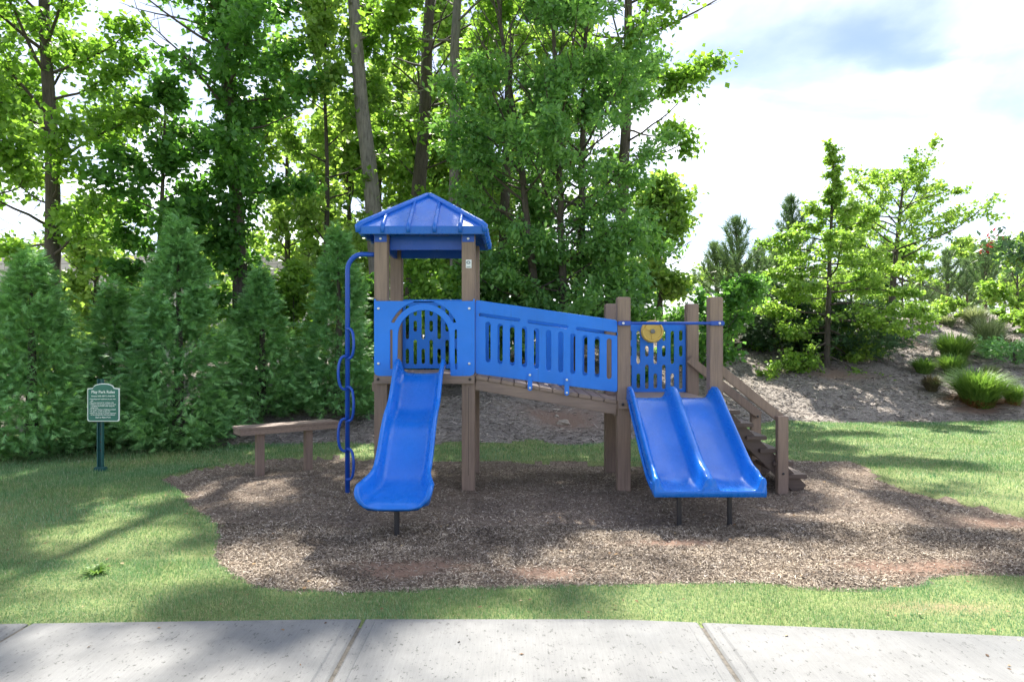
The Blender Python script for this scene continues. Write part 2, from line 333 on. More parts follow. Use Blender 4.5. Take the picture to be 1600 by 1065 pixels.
def slot(cx, cy, w, h, ang=0, n=6):
    out = []; r = w / 2; hh = h / 2 - r
    for k in range(n + 1): a = math.pi * k / n; out.append((r * math.cos(a), hh + r * math.sin(a)))
    for k in range(n + 1): a = math.pi + math.pi * k / n; out.append((r * math.cos(a), -hh + r * math.sin(a)))
    c, s = math.cos(ang), math.sin(ang); return [(cx + x * c - y * s, cy + x * s + y * c) for x, y in out]
def panel(name, outer, holes, thick, y, mat, parent, bevel=.004):
    cu = bpy.data.curves.new('tmp', 'CURVE'); cu.dimensions = '2D'; cu.fill_mode = 'BOTH'; cu.extrude = thick / 2 - bevel; cu.bevel_depth = bevel; cu.bevel_resolution = 1
    for poly in [outer] + holes:
        sp = cu.splines.new('POLY'); sp.points.add(len(poly) - 1); sp.use_cyclic_u = True
        for q, p in zip(sp.points, poly): q.co = (p[0], p[1], 0, 1)
    ob = bpy.data.objects.new('tmp', cu); COL.objects.link(ob); dg = bpy.context.evaluated_depsgraph_get()
    me = bpy.data.meshes.new_from_object(ob.evaluated_get(dg)); bpy.data.objects.remove(ob); bpy.data.curves.remove(cu)
    n = len(me.vertices); c = np.zeros(n * 3); me.vertices.foreach_get('co', c); c = c.reshape(-1, 3)
    c = np.stack([c[:, 0], y - c[:, 2] * -1, c[:, 1]], 1); o = (c.min(0) + c.max(0)) / 2
    me.vertices.foreach_set('co', (c - o).ravel()); me.name = name; me.materials.clear(); me.materials.append(mat)
    bm = bmesh.new(); bm.from_mesh(me); bmesh.ops.remove_doubles(bm, verts=bm.verts, dist=1e-5); bmesh.ops.recalc_face_normals(bm, faces=bm.faces); bm.to_mesh(me); bm.free(); me.update()
    return link(bpy.data.objects.new(name, me), o, parent)
def bolt(x, y, z, parent, r=.014, axis='y', mat=None):
    d = {'y': (0, -1, 0), 'x': (1, 0, 0)}[axis]; p = Vector((x, y, z)); d = Vector(d)
    return MB().tube([p - d * .004, p + d * .008, p + d * .011], [r, r, r * .6], 10).build('bolt', mat or M['bolt'], parent, smooth=False)

# ------------------------------------------------------------------ the setting: ground sheets
def axis(lo, hi, step, far):
    a = list(np.arange(lo, hi + 1e-6, step)); s = step
    while a[-1] < far[1]: s *= 1.25; a.append(a[-1] + s)
    s = step; b = []
    x = lo
    while x > far[0]: s *= 1.25; x -= s; b.append(x)
    return np.array(b[::-1] + a)
gx = axis(-9, 13, .1, (-700, 700)); gy = axis(3.0, 15, .08, (-300, 900))
GX, GY = np.meshgrid(gx, gy); GZ = G(GX, GY)
V = np.stack([GX.ravel(), GY.ravel(), GZ.ravel()], 1); nx = len(gx)
ii, jj = np.meshgrid(np.arange(len(gx) - 1), np.arange(len(gy) - 1)); i0 = (jj * nx + ii).ravel()
F = np.stack([i0, i0 + 1, i0 + 1 + nx, i0 + nx], 1)
fc = V[F].mean(1)
mk = in_mulch(fc[:, 0], fc[:, 1]); bk = in_bank(fc[:, 0], fc[:, 1]) & ~mk
SOIL = [(*hit(888, 655)[:2], .75, .45), (*hit(1312, 585)[:2], .8, .35), (*P(1480, 948), .34, .09), (*P(1560, 812), .3, .16), (*P(640, 880), .42, .22), (*P(850, 885), .28, .14), (*P(1060, 842), .35, .1), (*P(1440, 880), .5, .2), (*hit(1400, 530)[:2], .6, .5), (*hit(1520, 640)[:2], .5, .2)]
def soil(x, y):
    s = np.zeros(np.shape(x))
    for cx, cy, rx, ry in SOIL:
        s = np.maximum(s, np.exp(-(((x - cx) / rx) ** 2 + ((y - cy) / ry) ** 2)) * 1.25)
    return np.clip(s * (.5 + vnoise(x, y, 3, 21)), 0, 1)
def sheet(name, mask, mat):
    f = F[mask]; u, inv = np.unique(f, return_inverse=True)
    o = npmesh(name, V[u], inv.reshape(-1, 4), mat, None, (0, 0, 0), True)
    a = o.data.attributes.new('soil', 'FLOAT', 'POINT'); a.data.foreach_set('value', soil(V[u][:, 0], V[u][:, 1]).astype(np.float32))
    return tag(o, kind='structure')
sheet('lawn', ~mk & ~bk, M['lawn']); sheet('mulch_bed', mk, M['mulch']); sheet('hillside', bk, M['bank'])

# sidewalk of cast slabs with tooled joints
def edge(x): return np.interp(x, [-6, -2.9, -1, .6, 1.8, 2.75, 6], [3.80, 3.835, 3.90, 3.90, 3.78, 3.67, 3.35])
sw = bpy.data.objects.new('sidewalk', None); link(sw, (0, 2.9, 0), None); tag(sw, 'pale concrete sidewalk of cast slabs along the lawn', kind='structure')
jx = [-6.45, -4.58, -2.71, -.85, 1.06, 2.98, 4.9, 6.8]
for a, b in zip(jx[:-1], jx[1:]):
    m = MB(); n = 10; xs = np.linspace(a + .011, b - .011, n + 1); top = []
    prof = [(0, -.11), (0, .008), (.012, .018), (.062, .0185), (.072, .027)]    # side, rounded arris, smooth tooled margin, broom field
    def row(ins, z):
        return [(x, float(edge(x)) - ins, z) for x in np.linspace(a + .011 + ins, b - .011 - ins, n + 1)] + [(x, 1.95 + ins, z) for x in np.linspace(b - .011 - ins, a + .011 + ins, n + 1)]
    k = 2 * (n + 1); v = []
    for ins, z in prof: v += row(ins, z)
    f = []
    for r in range(len(prof) - 1):
        for i in range(k): f.append((r * k + i, r * k + (i + 1) % k, (r + 1) * k + (i + 1) % k, (r + 1) * k + i))
    base = (len(prof) - 1) * k
    for i in range(n): f.append((base + i, base + i + 1, base + k - 2 - i, base + k - 1 - i))
    m.add(v, f).build('slab', M['concrete'], sw)
MB().box(-6.45, 6.8, 1.95, 3.36, -.1, .006).box(-6.3, 2.98, 3.36, 3.66, -.1, .0062).box(-4.7, 1.2, 3.66, 3.80, -.1, .006).build('joint_bed', M['joint'], sw)

# ------------------------------------------------------------------ scatter: lawn blades, wood chips, straw
def blades(pos, h, w, lean, rng):
    n = len(pos); az = rng.uniform(0, 2 * np.pi, n); d = np.stack([np.cos(az), np.sin(az), np.zeros(n)], 1); s = np.stack([-np.sin(az), np.cos(az), np.zeros(n)], 1)
    la = rng.uniform(.1, 1, n)[:, None] * lean
    b0 = pos - s * w[:, None] / 2; b1 = pos + s * w[:, None] / 2; tip = pos + d * h[:, None] * la + np.array([0, 0, 1.]) * h[:, None] * np.sqrt(np.maximum(.05, 1 - la ** 2))
    return np.stack([b0, b1, tip], 1).reshape(-1, 3), np.arange(3 * n).reshape(-1, 3)
def scatter(n, x0, x1, y0, y1, near, rng):
    y = y0 + (y1 - y0) * rng.random(n) ** near; x = rng.uniform(x0, x1, n); return x, y
rng = np.random.default_rng(3)
xs, ys = [], []
for (n, x0, x1, y0, y1) in [(210000, -4.6, 4.4, 3.6, 5.0), (170000, -6.5, -.8, 4.6, 8.8), (60000, 2.4, 9, 4.4, 9), (60000, -6.5, 3.5, 8.2, 11.2), (130000, 2.5, 12.5, 8.4, 14), (45000, -9.5, -3, 7, 11.5)]:
    x, y = scatter(n, x0, x1, y0, y1, 1.0, rng); xs.append(x); ys.append(y)
x = np.concatenate(xs); y = np.concatenate(ys)
vis = (np.abs(x) < y * .79 + .6)
jag = (vnoise(x, y, 9, 31) - .5) * .06
keep = vis & ~in_mulch(x, y) & ~in_bank(x, y) & (y > edge(x) - .015 + jag * .3) & (soil(x, y) < rng.random(len(x)) * .9)
keep &= rng.random(len(x)) < (.55 + .45 * vnoise(x, y, 1.5, 33))
x, y = x[keep], y[keep]; n = len(x); dist = y / 4.5
h = rng.uniform(.012, .034, n) * (.75 + .5 * vnoise(x, y, 2.2, 34)) * np.clip(dist, 1, 1.7); w = rng.uniform(.0028, .005, n) * np.clip(dist, 1, 2.6)
bv, bf = blades(np.stack([x, y, G(x, y) - .003], 1), h, w, .9, rng)
tag(npmesh('lawn_grass', bv, bf, M['blades'], None, (0, 0, 0)), 'short green and straw coloured lawn grass', 'grass', kind='stuff')

def chips(x, y, L, W, rng, lift=.012, tilt=.35, flat=False):
    n = len(x); az = rng.uniform(0, np.pi, n); tl = rng.normal(0, tilt, n); rl = rng.normal(0, .5, n)
    d = np.stack([np.cos(az) * np.cos(tl), np.sin(az) * np.cos(tl), np.sin(tl)], 1); s = np.stack([-np.sin(az) * np.cos(rl), np.cos(az) * np.cos(rl), np.sin(rl)], 1)
    nn = np.cross(d, s); c = np.stack([x, y, G(x, y) + rng.uniform(0, lift, n)], 1); L = L[:, None] / 2; W = W[:, None] / 2; T = W * .55
    vv = np.stack([c - d * L - s * W * .6, c - d * L * .8 + s * W, c + d * L + s * W * .5, c + d * L * .85 - s * W, c + nn * T * 1.3 + d * L * .1], 1)
    f = np.array([[0, 1, 4], [1, 2, 4], [2, 3, 4], [3, 0, 4]])
    if flat: vv = vv[:, :4]; f = np.array([[0, 1, 2], [0, 2, 3]])
    return vv.reshape(-1, 3), (f[None] + (np.arange(n) * vv.shape[1])[:, None, None]).reshape(-1, 3)
xs, ys = [], []
for (n, x0, x1, y0, y1) in [(170000, -2.6, 4.6, 4.2, 6.0), (130000, -4.6, 6.8, 5.6, 9.3)]:
    a, b = scatter(n, x0, x1, y0, y1, 1.0, rng); xs.append(a); ys.append(b)
x = np.concatenate(xs); y = np.concatenate(ys); keep = in_mulch(x, y) & (soil(x, y) * 1.1 < rng.random(len(x))); keep |= in_mulch(x, y + .05) & (rng.random(len(x)) < .1); x, y = x[keep], y[keep]; n = len(x)
bv, bf = chips(x, y, rng.uniform(.008, .034, n) * rng.choice([1, 1, 1, 1.6], n), rng.uniform(.0035, .0075, n), rng, flat=True)
tag(npmesh('wood_chips', bv, bf, M['chips'], None, (0, 0, 0)), 'grey brown wood chip mulch under the play set', 'mulch', kind='stuff')
x, y = scatter(100000, -5, 16, 9.8, 24, 1.5, rng); keep = in_bank(x, y) & (np.abs(x) < y * .8) & (soil(x, y) < rng.random(len(x))); x, y = x[keep], y[keep]; n = len(x)
bv, bf = chips(x, y, rng.uniform(.05, .16, n), rng.uniform(.009, .018, n) * np.clip(y / 12, 1, 2), rng, .02, .2, True)
tag(npmesh('pine_straw', bv, bf, M['straw'], None, (0, 0, 0)), 'grey pine straw covering the bank', 'pine straw', kind='stuff')

x = rng.uniform(-6, 7, 900); y = rng.uniform(3.2, 10, 900) ** 1.0; keep = (np.abs(x) < y * .8) & ((y > edge(x)) | (rng.random(900) < .25)); x, y = x[keep], y[keep]; n = len(x)
az = rng.uniform(0, 6.283, n); zz = np.where(y > edge(x), G(x, y) + .022, .0285); L_ = rng.uniform(.014, .04, n); d = np.stack([np.cos(az), np.sin(az), rng.normal(0, .12, n)], 1); sd2 = np.stack([-np.sin(az), np.cos(az), rng.normal(0, .25, n)], 1); p0 = np.stack([x, y, zz], 1); wd = (L_ * rng.uniform(.08, .4, n))[:, None]
v = np.stack([p0, p0 + d * L_[:, None] * .5 + sd2 * wd + np.array([0, 0, .003]), p0 + d * L_[:, None], p0 + d * L_[:, None] * .5 - sd2 * wd + np.array([0, 0, .003])], 1).reshape(-1, 3); b4 = (np.arange(n) * 4)[:, None]
M['litter'] = islandmat('leaf_litter', [(0, (.07, .045, .03)), (.4, (.20, .12, .06)), (.7, (.33, .22, .11)), (1, (.42, .36, .22))])
tag(npmesh('leaf_litter', v, np.concatenate([b4 + np.array([[0, 1, 2]]), b4 + np.array([[0, 2, 3]])], 0), M['litter'], None, (0, 0, 0)), 'small brown fallen leaves and twigs on the lawn and mulch', 'leaf litter', kind='stuff')

# ------------------------------------------------------------------ the play structure
YF, YB = 7.36, 8.46                      # front and back faces of the post frame
PW = .142
play = empty('play_structure', (0, 7.9, 0), 'blue and brown playground set with tower, ramp bridge, slides and stairs', 'playset')
LX0, LX1 = at(584.5, YF), at(741.9, YF); RX0, RX1 = at(965, YF), at(1130, YF)
def post(x0, yf, ztop, cap=False):
    g = float(G(x0 + .07, yf + .07)); m = MB()
    if cap:
        a, b, c, d = x0, x0 + PW, yf, yf + PW; i = .010
        v = [(a,c,g-.25),(b,c,g-.25),(b,d,g-.25),(a,d,g-.25),(a,c,ztop-.012),(b,c,ztop-.012),(b,d,ztop-.012),(a,d,ztop-.012),(a+i,c+i,ztop),(b-i,c+i,ztop),(b-i,d-i,ztop),(a+i,d-i,ztop)]
        m.add(v, [(0,3,2,1),(8,9,10,11)] + [(k, (k+1)%4, 4+(k+1)%4, 4+k) for k in range(4)] + [(4+k, 4+(k+1)%4, 8+(k+1)%4, 8+k) for k in range(4)])
    else: m.box(x0, x0 + PW, yf, yf + PW, g - .25, ztop)
    return m.build('post', M['wood'], play, .006)
ZL, ZR = 1.245, .975                    # deck heights
for xx in (LX0, LX1 - PW):
    for yy in (YF, YB - PW): p = post(xx, yy, 2.76)
    if xx != LX0: lab_post = p
PR = [post(xx, yy, 2.075 if yy == YF else 2.055, True) for xx in (RX0, RX1 - PW) for yy in (YF, YB - PW)]
# small white notice on the tower post
fx = LX1 - PW / 2 + .005
npost = [o for o in play.children if abs(WO[o.name].x - (LX1 - PW / 2)) < .02 and WO[o.name].y < 7.6][0]
MB().box(fx - .031, fx + .031, YF - .004, YF + .001, 2.385, 2.475).build('notice_plate', M['label_white'], npost, .002)
MB().tube([(fx + .018 * math.cos(a) - .003, YF - .0055, 2.445 + .013 * math.sin(a)) for a in np.linspace(0, 2 * math.pi, 17)], .004, 5, False).build('notice_emblem', M['label_ink'], npost)
MB().box(fx - .022, fx + .02, YF - .0058, YF - .0035, 2.395, 2.402).build('notice_print', M['label_ink'], npost)
MB().box(fx - .004, fx + .0, YF - .0015, YF + .002, .15, 1.1).build('post_check', M['black_steel'], npost)
# decks
def deck(x0, x1, z, skip=()):
    d = MB().box(x0 + .02, x1 - .02, YF + .06, YB - .06, z - .085, z - .04).build('deck', M['wood_h'], play)
    for k in range(7):
        a = YF + .01 + k * (YB - YF - .02) / 7; MB().box(x0 + PW + .004, x1 - PW - .004, a + .004, a + (YB - YF - .02) / 7 - .004, z - .038, z).build('plank', M['wood_h'], d, .004)
    for yy in (YF - .036, YB): MB().box(x0 + .002, x1 - .002, yy, yy + .036, z - .105, z - .006).build('rim_beam', M['wood_h'], d, .005)
    for xx in (x0 - .034, x1): MB().box(xx, xx + .034, YF + .05, YB - .05, z - .19, z - .09).build('side_beam', M['wood_h'], d, .005)
    for xx in (x0 + .05, x1 - .05): bolt(xx, YF - .036, z - .055, d, .016, 'y', M['black_steel'])
    return d
deck(LX0, LX1, ZL); deck(RX0, RX1, ZR)
# arch panel at the slide entrance
px0, px1 = at(586, YF), at(741.5, YF); pz1, pz0 = zat(464, YF), zat(586.5, YF); pcx = at(662.5, YF)
ow = .282; zs = zat(525, YF); arc = lambda r, a0, a1, n, cz=None: [(pcx + r * math.cos(a), (cz if cz is not None else zs) + r * math.sin(a)) for a in np.linspace(a0, a1, n)]
outer = rounded([(px0, pz0), (pcx - ow, pz0), ], [.05, .03]) 
outer = rounded([(px0, pz1), (px0, pz0), (pcx - ow, pz0)], [.05, .06, .03]) + arc(ow, math.pi, 0, 22) + rounded([(pcx + ow, pz0), (px1, pz0), (px1, pz1)], [.03, .06, .05])
cres = arc(.384, R(158), R(22), 26) ; cin = arc(.341, R(24), R(156), 26)
cres_hole = cres + cin
vs_l = slot(pcx - .347, (zat(514, YF) + zat(577, YF)) / 2, .036, zat(514, YF) - zat(577, YF)); vs_r = slot(pcx + .347, (zat(514, YF) + zat(577, YF)) / 2, .036, zat(514, YF) - zat(577, YF))
YPAN = YF - .022
ap = panel('arch_panel', outer, [cres_hole, vs_l, vs_r], .03, YPAN, M['blue_panel'], play)
for xx in (px0 + .045, px1 - .055):
    for zz in (pz1 - .125, pz0 + .13): bolt(xx, YPAN - .016, zz, ap)
# slotted back panels
def slotted(x0, x1, z0, z1, y):
    holes = []; w = .052; cols = 8; H = z1 - z0
    for c in range(cols):
        cx = x0 + (x1 - x0) * (c + .55) / (cols + .1)
        spans = [(.05, .42), (.53, .70), (.76, .93)] if c % 2 else [(.07, .30), (.38, .55), (.62, .93)] if False else ([(.06, .52), (.64, .93)] if c % 2 else [(.06, .29), (.42, .92)])
        for a, b in spans: holes.append(slot(cx, z0 + H * (a + b) / 2, w, H * (b - a)))
    return panel('slotted_panel', rounded([(x0, z1), (x0, z0), (x1, z0), (x1, z1)], .02), holes, .026, y, M['blue_panel'], play)
slotted(LX0 + PW + .005, LX1 - PW - .005, ZL + .02, ZL + .86, YB - .07)
slotted(RX0 + PW + .005, RX1 - PW - .005, ZR - .01, zat(508, YB), YB - .07)
# ramp bridge
def lerp(a, b, t): return a + (b - a) * t
bx0, bx1 = LX1 + .004, RX0 - .004
br = None
zb = lambda x: lerp(ZL - .02, ZR - .02, (x - bx0) / (bx1 - bx0))
br = MB().beam((bx0, YF + .05, zb(bx0) - .095), (bx1, YF + .05, zb(bx1) - .095), .042, .115).build('bridge_beam', M['wood_h'], play, .006)
MB().beam((bx0, YB - .05, zb(bx0) - .095), (bx1, YB - .05, zb(bx1) - .095), .042, .115).build('bridge_beam', M['wood_h'], play, .006)
for k in range(11):
    a = lerp(bx0, bx1, k / 11) + .004; b = lerp(bx0, bx1, (k + 1) / 11) - .004
    MB().beam((a, (YF + YB) / 2, zb(a) - .016), (b, (YF + YB) / 2, zb(b) - .016), YB - YF - .03, .038).build('plank', M['wood_h'], br, .005)
def bridge_panel(y, front):
    tl, bl, brr, tr = zat(469, YF), zat(583, YF), zat(612, YF), zat(500.5, YF); xl, xr = bx0 + .004, bx1 - .002
    zt = lambda x: lerp(tl, tr, (x - xl) / (xr - xl)); zl = lambda x: lerp(bl, brr, (x - xl) / (xr - xl)); ang = math.atan2(tr - tl, xr - xl); holes = []
    for a, b in ((747, 814), (823, 889), (899, 966)):
        x0, x1 = at(a, YF), at(b, YF); cx = (x0 + x1) / 2; holes.append(slot(cx, zt(cx) - .148, .042, (x1 - x0), ang + math.pi / 2))
    for k in range(11):
        cx = at(762.5 + k * 18.95, YF); holes.append(slot(cx, (zt(cx) * .52 + zl(cx) * .48) - .055, .062, .445))
    p = panel('bridge_panel', rounded([(xl, zt(xl)), (xl, zl(xl)), (xr, zl(xr)), (xr, zt(xr))], .03), holes, .03, y, M['blue_panel'], play)
    for pxx in (828, 885.5):
        x = at(pxx, YF); zc = zl(x) - .01; yb = y - .03
        MB().add([(x + a, yb + c, zc + b) for c in (0, .012) for a, b in slot(0, 0, .05, .2)], [tuple(range(13, -1, -1)), tuple(range(14, 28))] + [(k, (k + 1) % 14, 14 + (k + 1) % 14, 14 + k) for k in range(14)]).build('bracket', M['blue_panel'], p)
        if front:
            for dz in (.07, -.07): bolt(x, yb, zc + dz, p, .013)
bridge_panel(YF + .015, True); bridge_panel(YB - .03, False)
# roof
rx0, rx1, ry0, ry1 = at(558, 7.235), at(758.5, 7.235), 7.235, 8.6; rcx, rcy = (rx0 + rx1) / 2, (ry0 + ry1) / 2
ze0, ze1, zap = 2.735, 2.835, 3.285
m = MB()
ins = .02
ring = lambda e, z: [(rx0 + e, ry0 + e, z), (rx1 - e, ry0 + e, z), (rx1 - e, ry1 - e, z), (rx0 + e, ry1 - e, z)]
v = ring(.012, ze0) + ring(0, ze1 - .02) + ring(.03, ze1) + [(rcx, rcy, zap)] + ring(.045, ze0) + ring(.07, ze1 - .03) + [(rcx, rcy, zap - .06)]
f = []
for k in range(4):
    n_ = (k + 1) % 4; f += [(k, n_, 4 + n_, 4 + k), (4 + k, 4 + n_, 8 + n_, 8 + k), (8 + k, 8 + n_, 12), (k, 13 + k, 13 + n_, n_), (13 + k, 17 + k, 17 + n_, 13 + n_), (17 + k, 21, 17 + n_)]
roof = m.add(v, f).build('roof', M['blue_roof'], play, .006)
corners = ring(.015, ze1 - .012)
for k in range(4):
    c = Vector(corners[k]); a = Vector((rcx, rcy, zap)); out = Vector((c.x - rcx, c.y - rcy, 0)).normalized()
    MB().tube([c + out * .008 - Vector((0, 0, .07)), c + out * .014 + Vector((0, 0, -.005)), c.lerp(a, .05) + Vector((0, 0, .012)), c.lerp(a, .5) + Vector((0, 0, .012)), c.lerp(a, .97) + Vector((0, 0, .01)), a + Vector((0, 0, .012))], [.03, .034, .034, .034, .032, .02], 10).build('hip_ridge', M['blue_roof'], roof, smooth=True)
    n_ = Vector(corners[(k + 1) % 4])
    for s in (.19, .395, .605, .81):
        e = c.lerp(n_, s); mid = c.lerp(n_, .5); rise = 1 - abs(s - .5) * 2; top = e.lerp(e + (a - mid), rise * .93)
        o_ = (mid - Vector((rcx, rcy, mid.z))).normalized()
        MB().tube([e + o_ * .012 - Vector((0, 0, .075)), e + o_ * .016, e.lerp(top, .06) + Vector((0, 0, .008)), e.lerp(top, .6) + Vector((0, 0, .008)), top + Vector((0, 0, .004))], [.021, .025, .025, .024, .02], 8).build('rib', M['blue_roof'], roof, smooth=True)
for xx in (LX0 + .005, LX1 - PW + .005):
    MB().box(xx, xx + PW - .01, YF - .012, YF - .001, 2.665, 2.75).build('roof_bracket', M['blue_steel'], roof, .003); bolt(xx + PW / 2 - .005, YF - .012, 2.70, roof, .014)
for yy in (YF + PW + .005, YB - PW - .045): MB().box(LX0 + PW + .002, LX1 - PW - .002, yy, yy + .04, 2.60, 2.75).build('roof_beam', M['blue_steel'], roof, .004)
for xx in (LX0 + .05, LX1 - .09): MB().box(xx, xx + .04, YF + PW + .002, YB - PW - .002, 2.60, 2.752).build('roof_beam', M['blue_steel'], roof, .004)
# single wave slide
def catmull(pts, n):
    pts = [np.array(p, float) for p in pts]; P_ = [2 * pts[0] - pts[1]] + pts + [2 * pts[-1] - pts[-2]]; out = []
    for i in range(1, len(P_) - 2):
        for k in range(n):
            t = k / n; a, b, c, d = P_[i - 1], P_[i], P_[i + 1], P_[i + 2]
            out.append(.5 * (2 * b + (c - a) * t + (2 * a - 5 * b + 4 * c - d) * t * t + (3 * b - a - 3 * c + d) * t ** 3))
    out.append(pts[-1]); return np.array(out)
def sweep(name, path, section, parent, mat, cx):
    n = len(path); v = []; k = 0
    tan = np.gradient(path, axis=0); tan /= np.linalg.norm(tan, axis=1)[:, None]
    for i in range(n):
        s = i / (n - 1); nz = np.array([-tan[i][1], tan[i][0]]); nz = nz if nz[1] > 0 else -nz
        sec = section(s); k = len(sec)
        for a, b in sec: v.append((cx + a, path[i][0] + nz[0] * b, path[i][1] + nz[1] * b))
    f = [(i * k + j, i * k + (j + 1) % k, (i + 1) * k + (j + 1) % k, (i + 1) * k + j) for i in range(n - 1) for j in range(k)]
    f += [tuple(range(k)), tuple(reversed(range((n - 1) * k, n * k)))]
    return MB().add(v, f).build(name, mat, parent, smooth=True)
def smooth01(s, a, b): t = min(1, max(0, (s - a) / (b - a))); return t * t * (3 - 2 * t)
path1 = catmull([(7.40, 1.255), (7.26, 1.245), (7.14, 1.165), (7.0, 1.02), (6.87, .905), (6.74, .845), (6.6, .79), (6.46, .69), (6.3, .53), (6.14, .395), (5.97, .322), (5.80, .29), (5.66, .285), (5.59, .272), (5.55, .235)], 5)
def sec1(s):
    fl = smooth01(s, .68, .84); en = smooth01(s, .84, 1.0); st = 1 - smooth01(s, 0, .07)
    w = .236 + .062 * fl - .085 * en ** 4; h = (.135 + .02 * math.sin(s * 9)) * (1 - .25 * fl) * (1 - .8 * en ** 2) + .03 * (1 - st) * (1 - en) * .3 + .01; h *= (1 - .12 * st)
    b = w - .085
    inner = [(-b, 0), (-b * .5, -.004), (0, -.006), (b * .5, -.004), (b, 0), (b + .035, .014), (b + .055, h * .45), (b + .066, h * .85), (w - .005, h), (w + .018, h * .98), (w + .026, h * .82), (w + .018, h * .55)]
    left = [(-x, y) for x, y in inner[::-1][:7]]
    under = [(w - .006, -.02), (b, -.035), (0, -.04), (-b, -.035), (-w + .006, -.02)]
    return left + inner + under
sl = sweep('slide', path1, sec1, play, M['blue_slide'], at(658, 7.3))
sl['label'] = 'single blue wave slide below the arch panel'
MB().tube([(-.965, 5.72, -.2), (-.965, 5.72, .262)], .0225, 10).build('support_leg', M['black_steel'], sl)
# double slide
path2 = catmull([(7.42, .985), (7.27, .98), (7.15, .925), (7.0, .83), (6.75, .675), (6.5, .52), (6.32, .415), (6.2, .36), (6.08, .33), (5.97, .315), (5.88, .31)], 5)
dx0, dx1 = 1.235, 2.185; dc = (dx0 + dx1) / 2; dw = (dx1 - dx0) / 2
def sec2(s):
    st = 1 - smooth01(s, 0, .06); h = .125 + .02 * smooth01(s, .03, .15) - .035 * smooth01(s, .80, .92) ; sk = -.055 - .0 * s
    fw = .008 * smooth01(s, .7, 1); W = dw + fw
    def bed(a, b):
        return [(a + .012, h * .8), (a + .022, h * .45), (a + .045, .012), (a + .07, 0), ((a + b) / 2, -.003), (b - .07, 0), (b - .045, .012), (b - .022, h * .45), (b - .012, h * .8)]
    top = [(-W, sk), (-W - .004, sk * .3), (-W + .002, h * .35), (-W + .0, h * .7), (-W + .01, h * .97), (-W + .032, h)]
    top += bed(-W + .035, -.03) + [(-.018, h), (.018, h)] + bed(.03, W - .035) + [(W - .032, h), (W - .01, h * .97), (W, h * .7), (W - .002, h * .35), (W + .004, sk * .3), (W, sk)]
    return top
ds = sweep('double_slide', path2, sec2, play, M['blue_slide'], dc); ds['label'] = 'wide blue twin lane slide on the low deck'
for pxx in (1061, 1140): MB().tube([(at(pxx, 6.03), 6.03, -.2), (at(pxx, 6.03), 6.03, .29)], .0225, 10).build('support_leg', M['black_steel'], ds)
for zz in (.012, .035, .058):
    MB().tube([(dx0 - .008, y, z + zz - .03) for y, z in path2[8:-4:3]], .006, 6).build('moulded_rib', M['blue_slide'], ds, smooth=True)
# grab bar
zb_ = zat(505, YF)
bar = MB().tube([(RX0 + .14, YF - .028, zb_), (RX1 - .14, YF - .028, zb_)], .017, 10).build('grab_bar', M['blue_steel'], play, smooth=True)
for a, b, bxx in ((RX0 + .0, RX0 + .15, RX0 + .055), (RX1 - .15, RX1 + .006, RX1 - .05)):
    MB().box(a, b, YF - .036, YF - .002, zb_ - .024, zb_ + .024).build('bar_flange', M['blue_steel'], bar, .008); bolt(bxx, YF - .036, zb_, bar, .014)
# yellow steering wheel
wx, wy, wz, wr = at(1020, 8.3), YB - .125, zat(517.5, 8.3), .138
wh = MB().tube([(wx, wy + .02, wz), (wx, wy - .012, wz), (wx, wy - .022, wz)], [wr, wr, wr - .012], 32).build('toy_wheel', M['yellow'], play)
MB().tube([(wx + (wr - .018) * math.cos(a), wy - .024, wz + (wr - .018) * math.sin(a)) for a in np.linspace(0, 2 * math.pi, 33)], .012, 6, False).build('wheel_rim', M['yellow'], wh, smooth=True)
for a in (90, 210, 330):
    a = R(a + 180); MB().beam((wx, wy - .026, wz), (wx + .1 * math.cos(a), wy - .026, wz + .1 * math.sin(a)), .034, .014, (0, 1, 0)).build('spoke', M['yellow'], wh, .004)
MB().tube([(wx, wy - .02, wz), (wx, wy - .045, wz), (wx, wy - .048, wz)], [.028, .028, .02], 14).build('hub', M['grey_hub'], wh)
MB().tube([(wx, wy + .02, wz), (wx, YB - .07, wz)], .03, 10).build('axle', M['grey_hub'], wh)
# stairs
st0, st1 = Vector((RX1 + .0, 0, .86)), Vector((3.14, 0, .03)); sdir = (st1 - st0)
stairs = None
for yy in (YF + .06, YB - .06):
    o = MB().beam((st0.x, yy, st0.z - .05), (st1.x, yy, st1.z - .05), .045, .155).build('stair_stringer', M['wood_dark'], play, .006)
    stairs = stairs or o
for k in range(6):
    t = (k + .45) / 6; p = st0 + sdir * t
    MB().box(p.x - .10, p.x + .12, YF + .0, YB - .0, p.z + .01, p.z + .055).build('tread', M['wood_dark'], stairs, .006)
for yy, pxx, zt in ((YF - .012, 1221.5, zat(650, YF)), (YB - .13, 1177, zat(640, YB))):
    cx = at(pxx, YF if yy < 8 else YB - .05); g = float(G(cx, yy)); npst = MB().box(cx - .058, cx + .058, yy - .03, yy + .045, g - .2, zt).build('newel_post', M['wood'], play, .006)
    z0 = zat(577, YF) if yy < 8 else zat(560, YB); xs_ = RX1 - .02 if yy < 8 else RX1 - PW + .01
    yr = yy + (.068 if yy < 8 else -.05)
    o = MB().beam((xs_, yr, z0), (cx + .03, yr, zt - .05), .04, .098).build('handrail', M['wood'], play, .006)
    bolt(cx, yr - .02 if yy > 8 else yy - .03, (zt - .06) if yy > 8 else .18, o, .013, 'y', M['black_steel'])
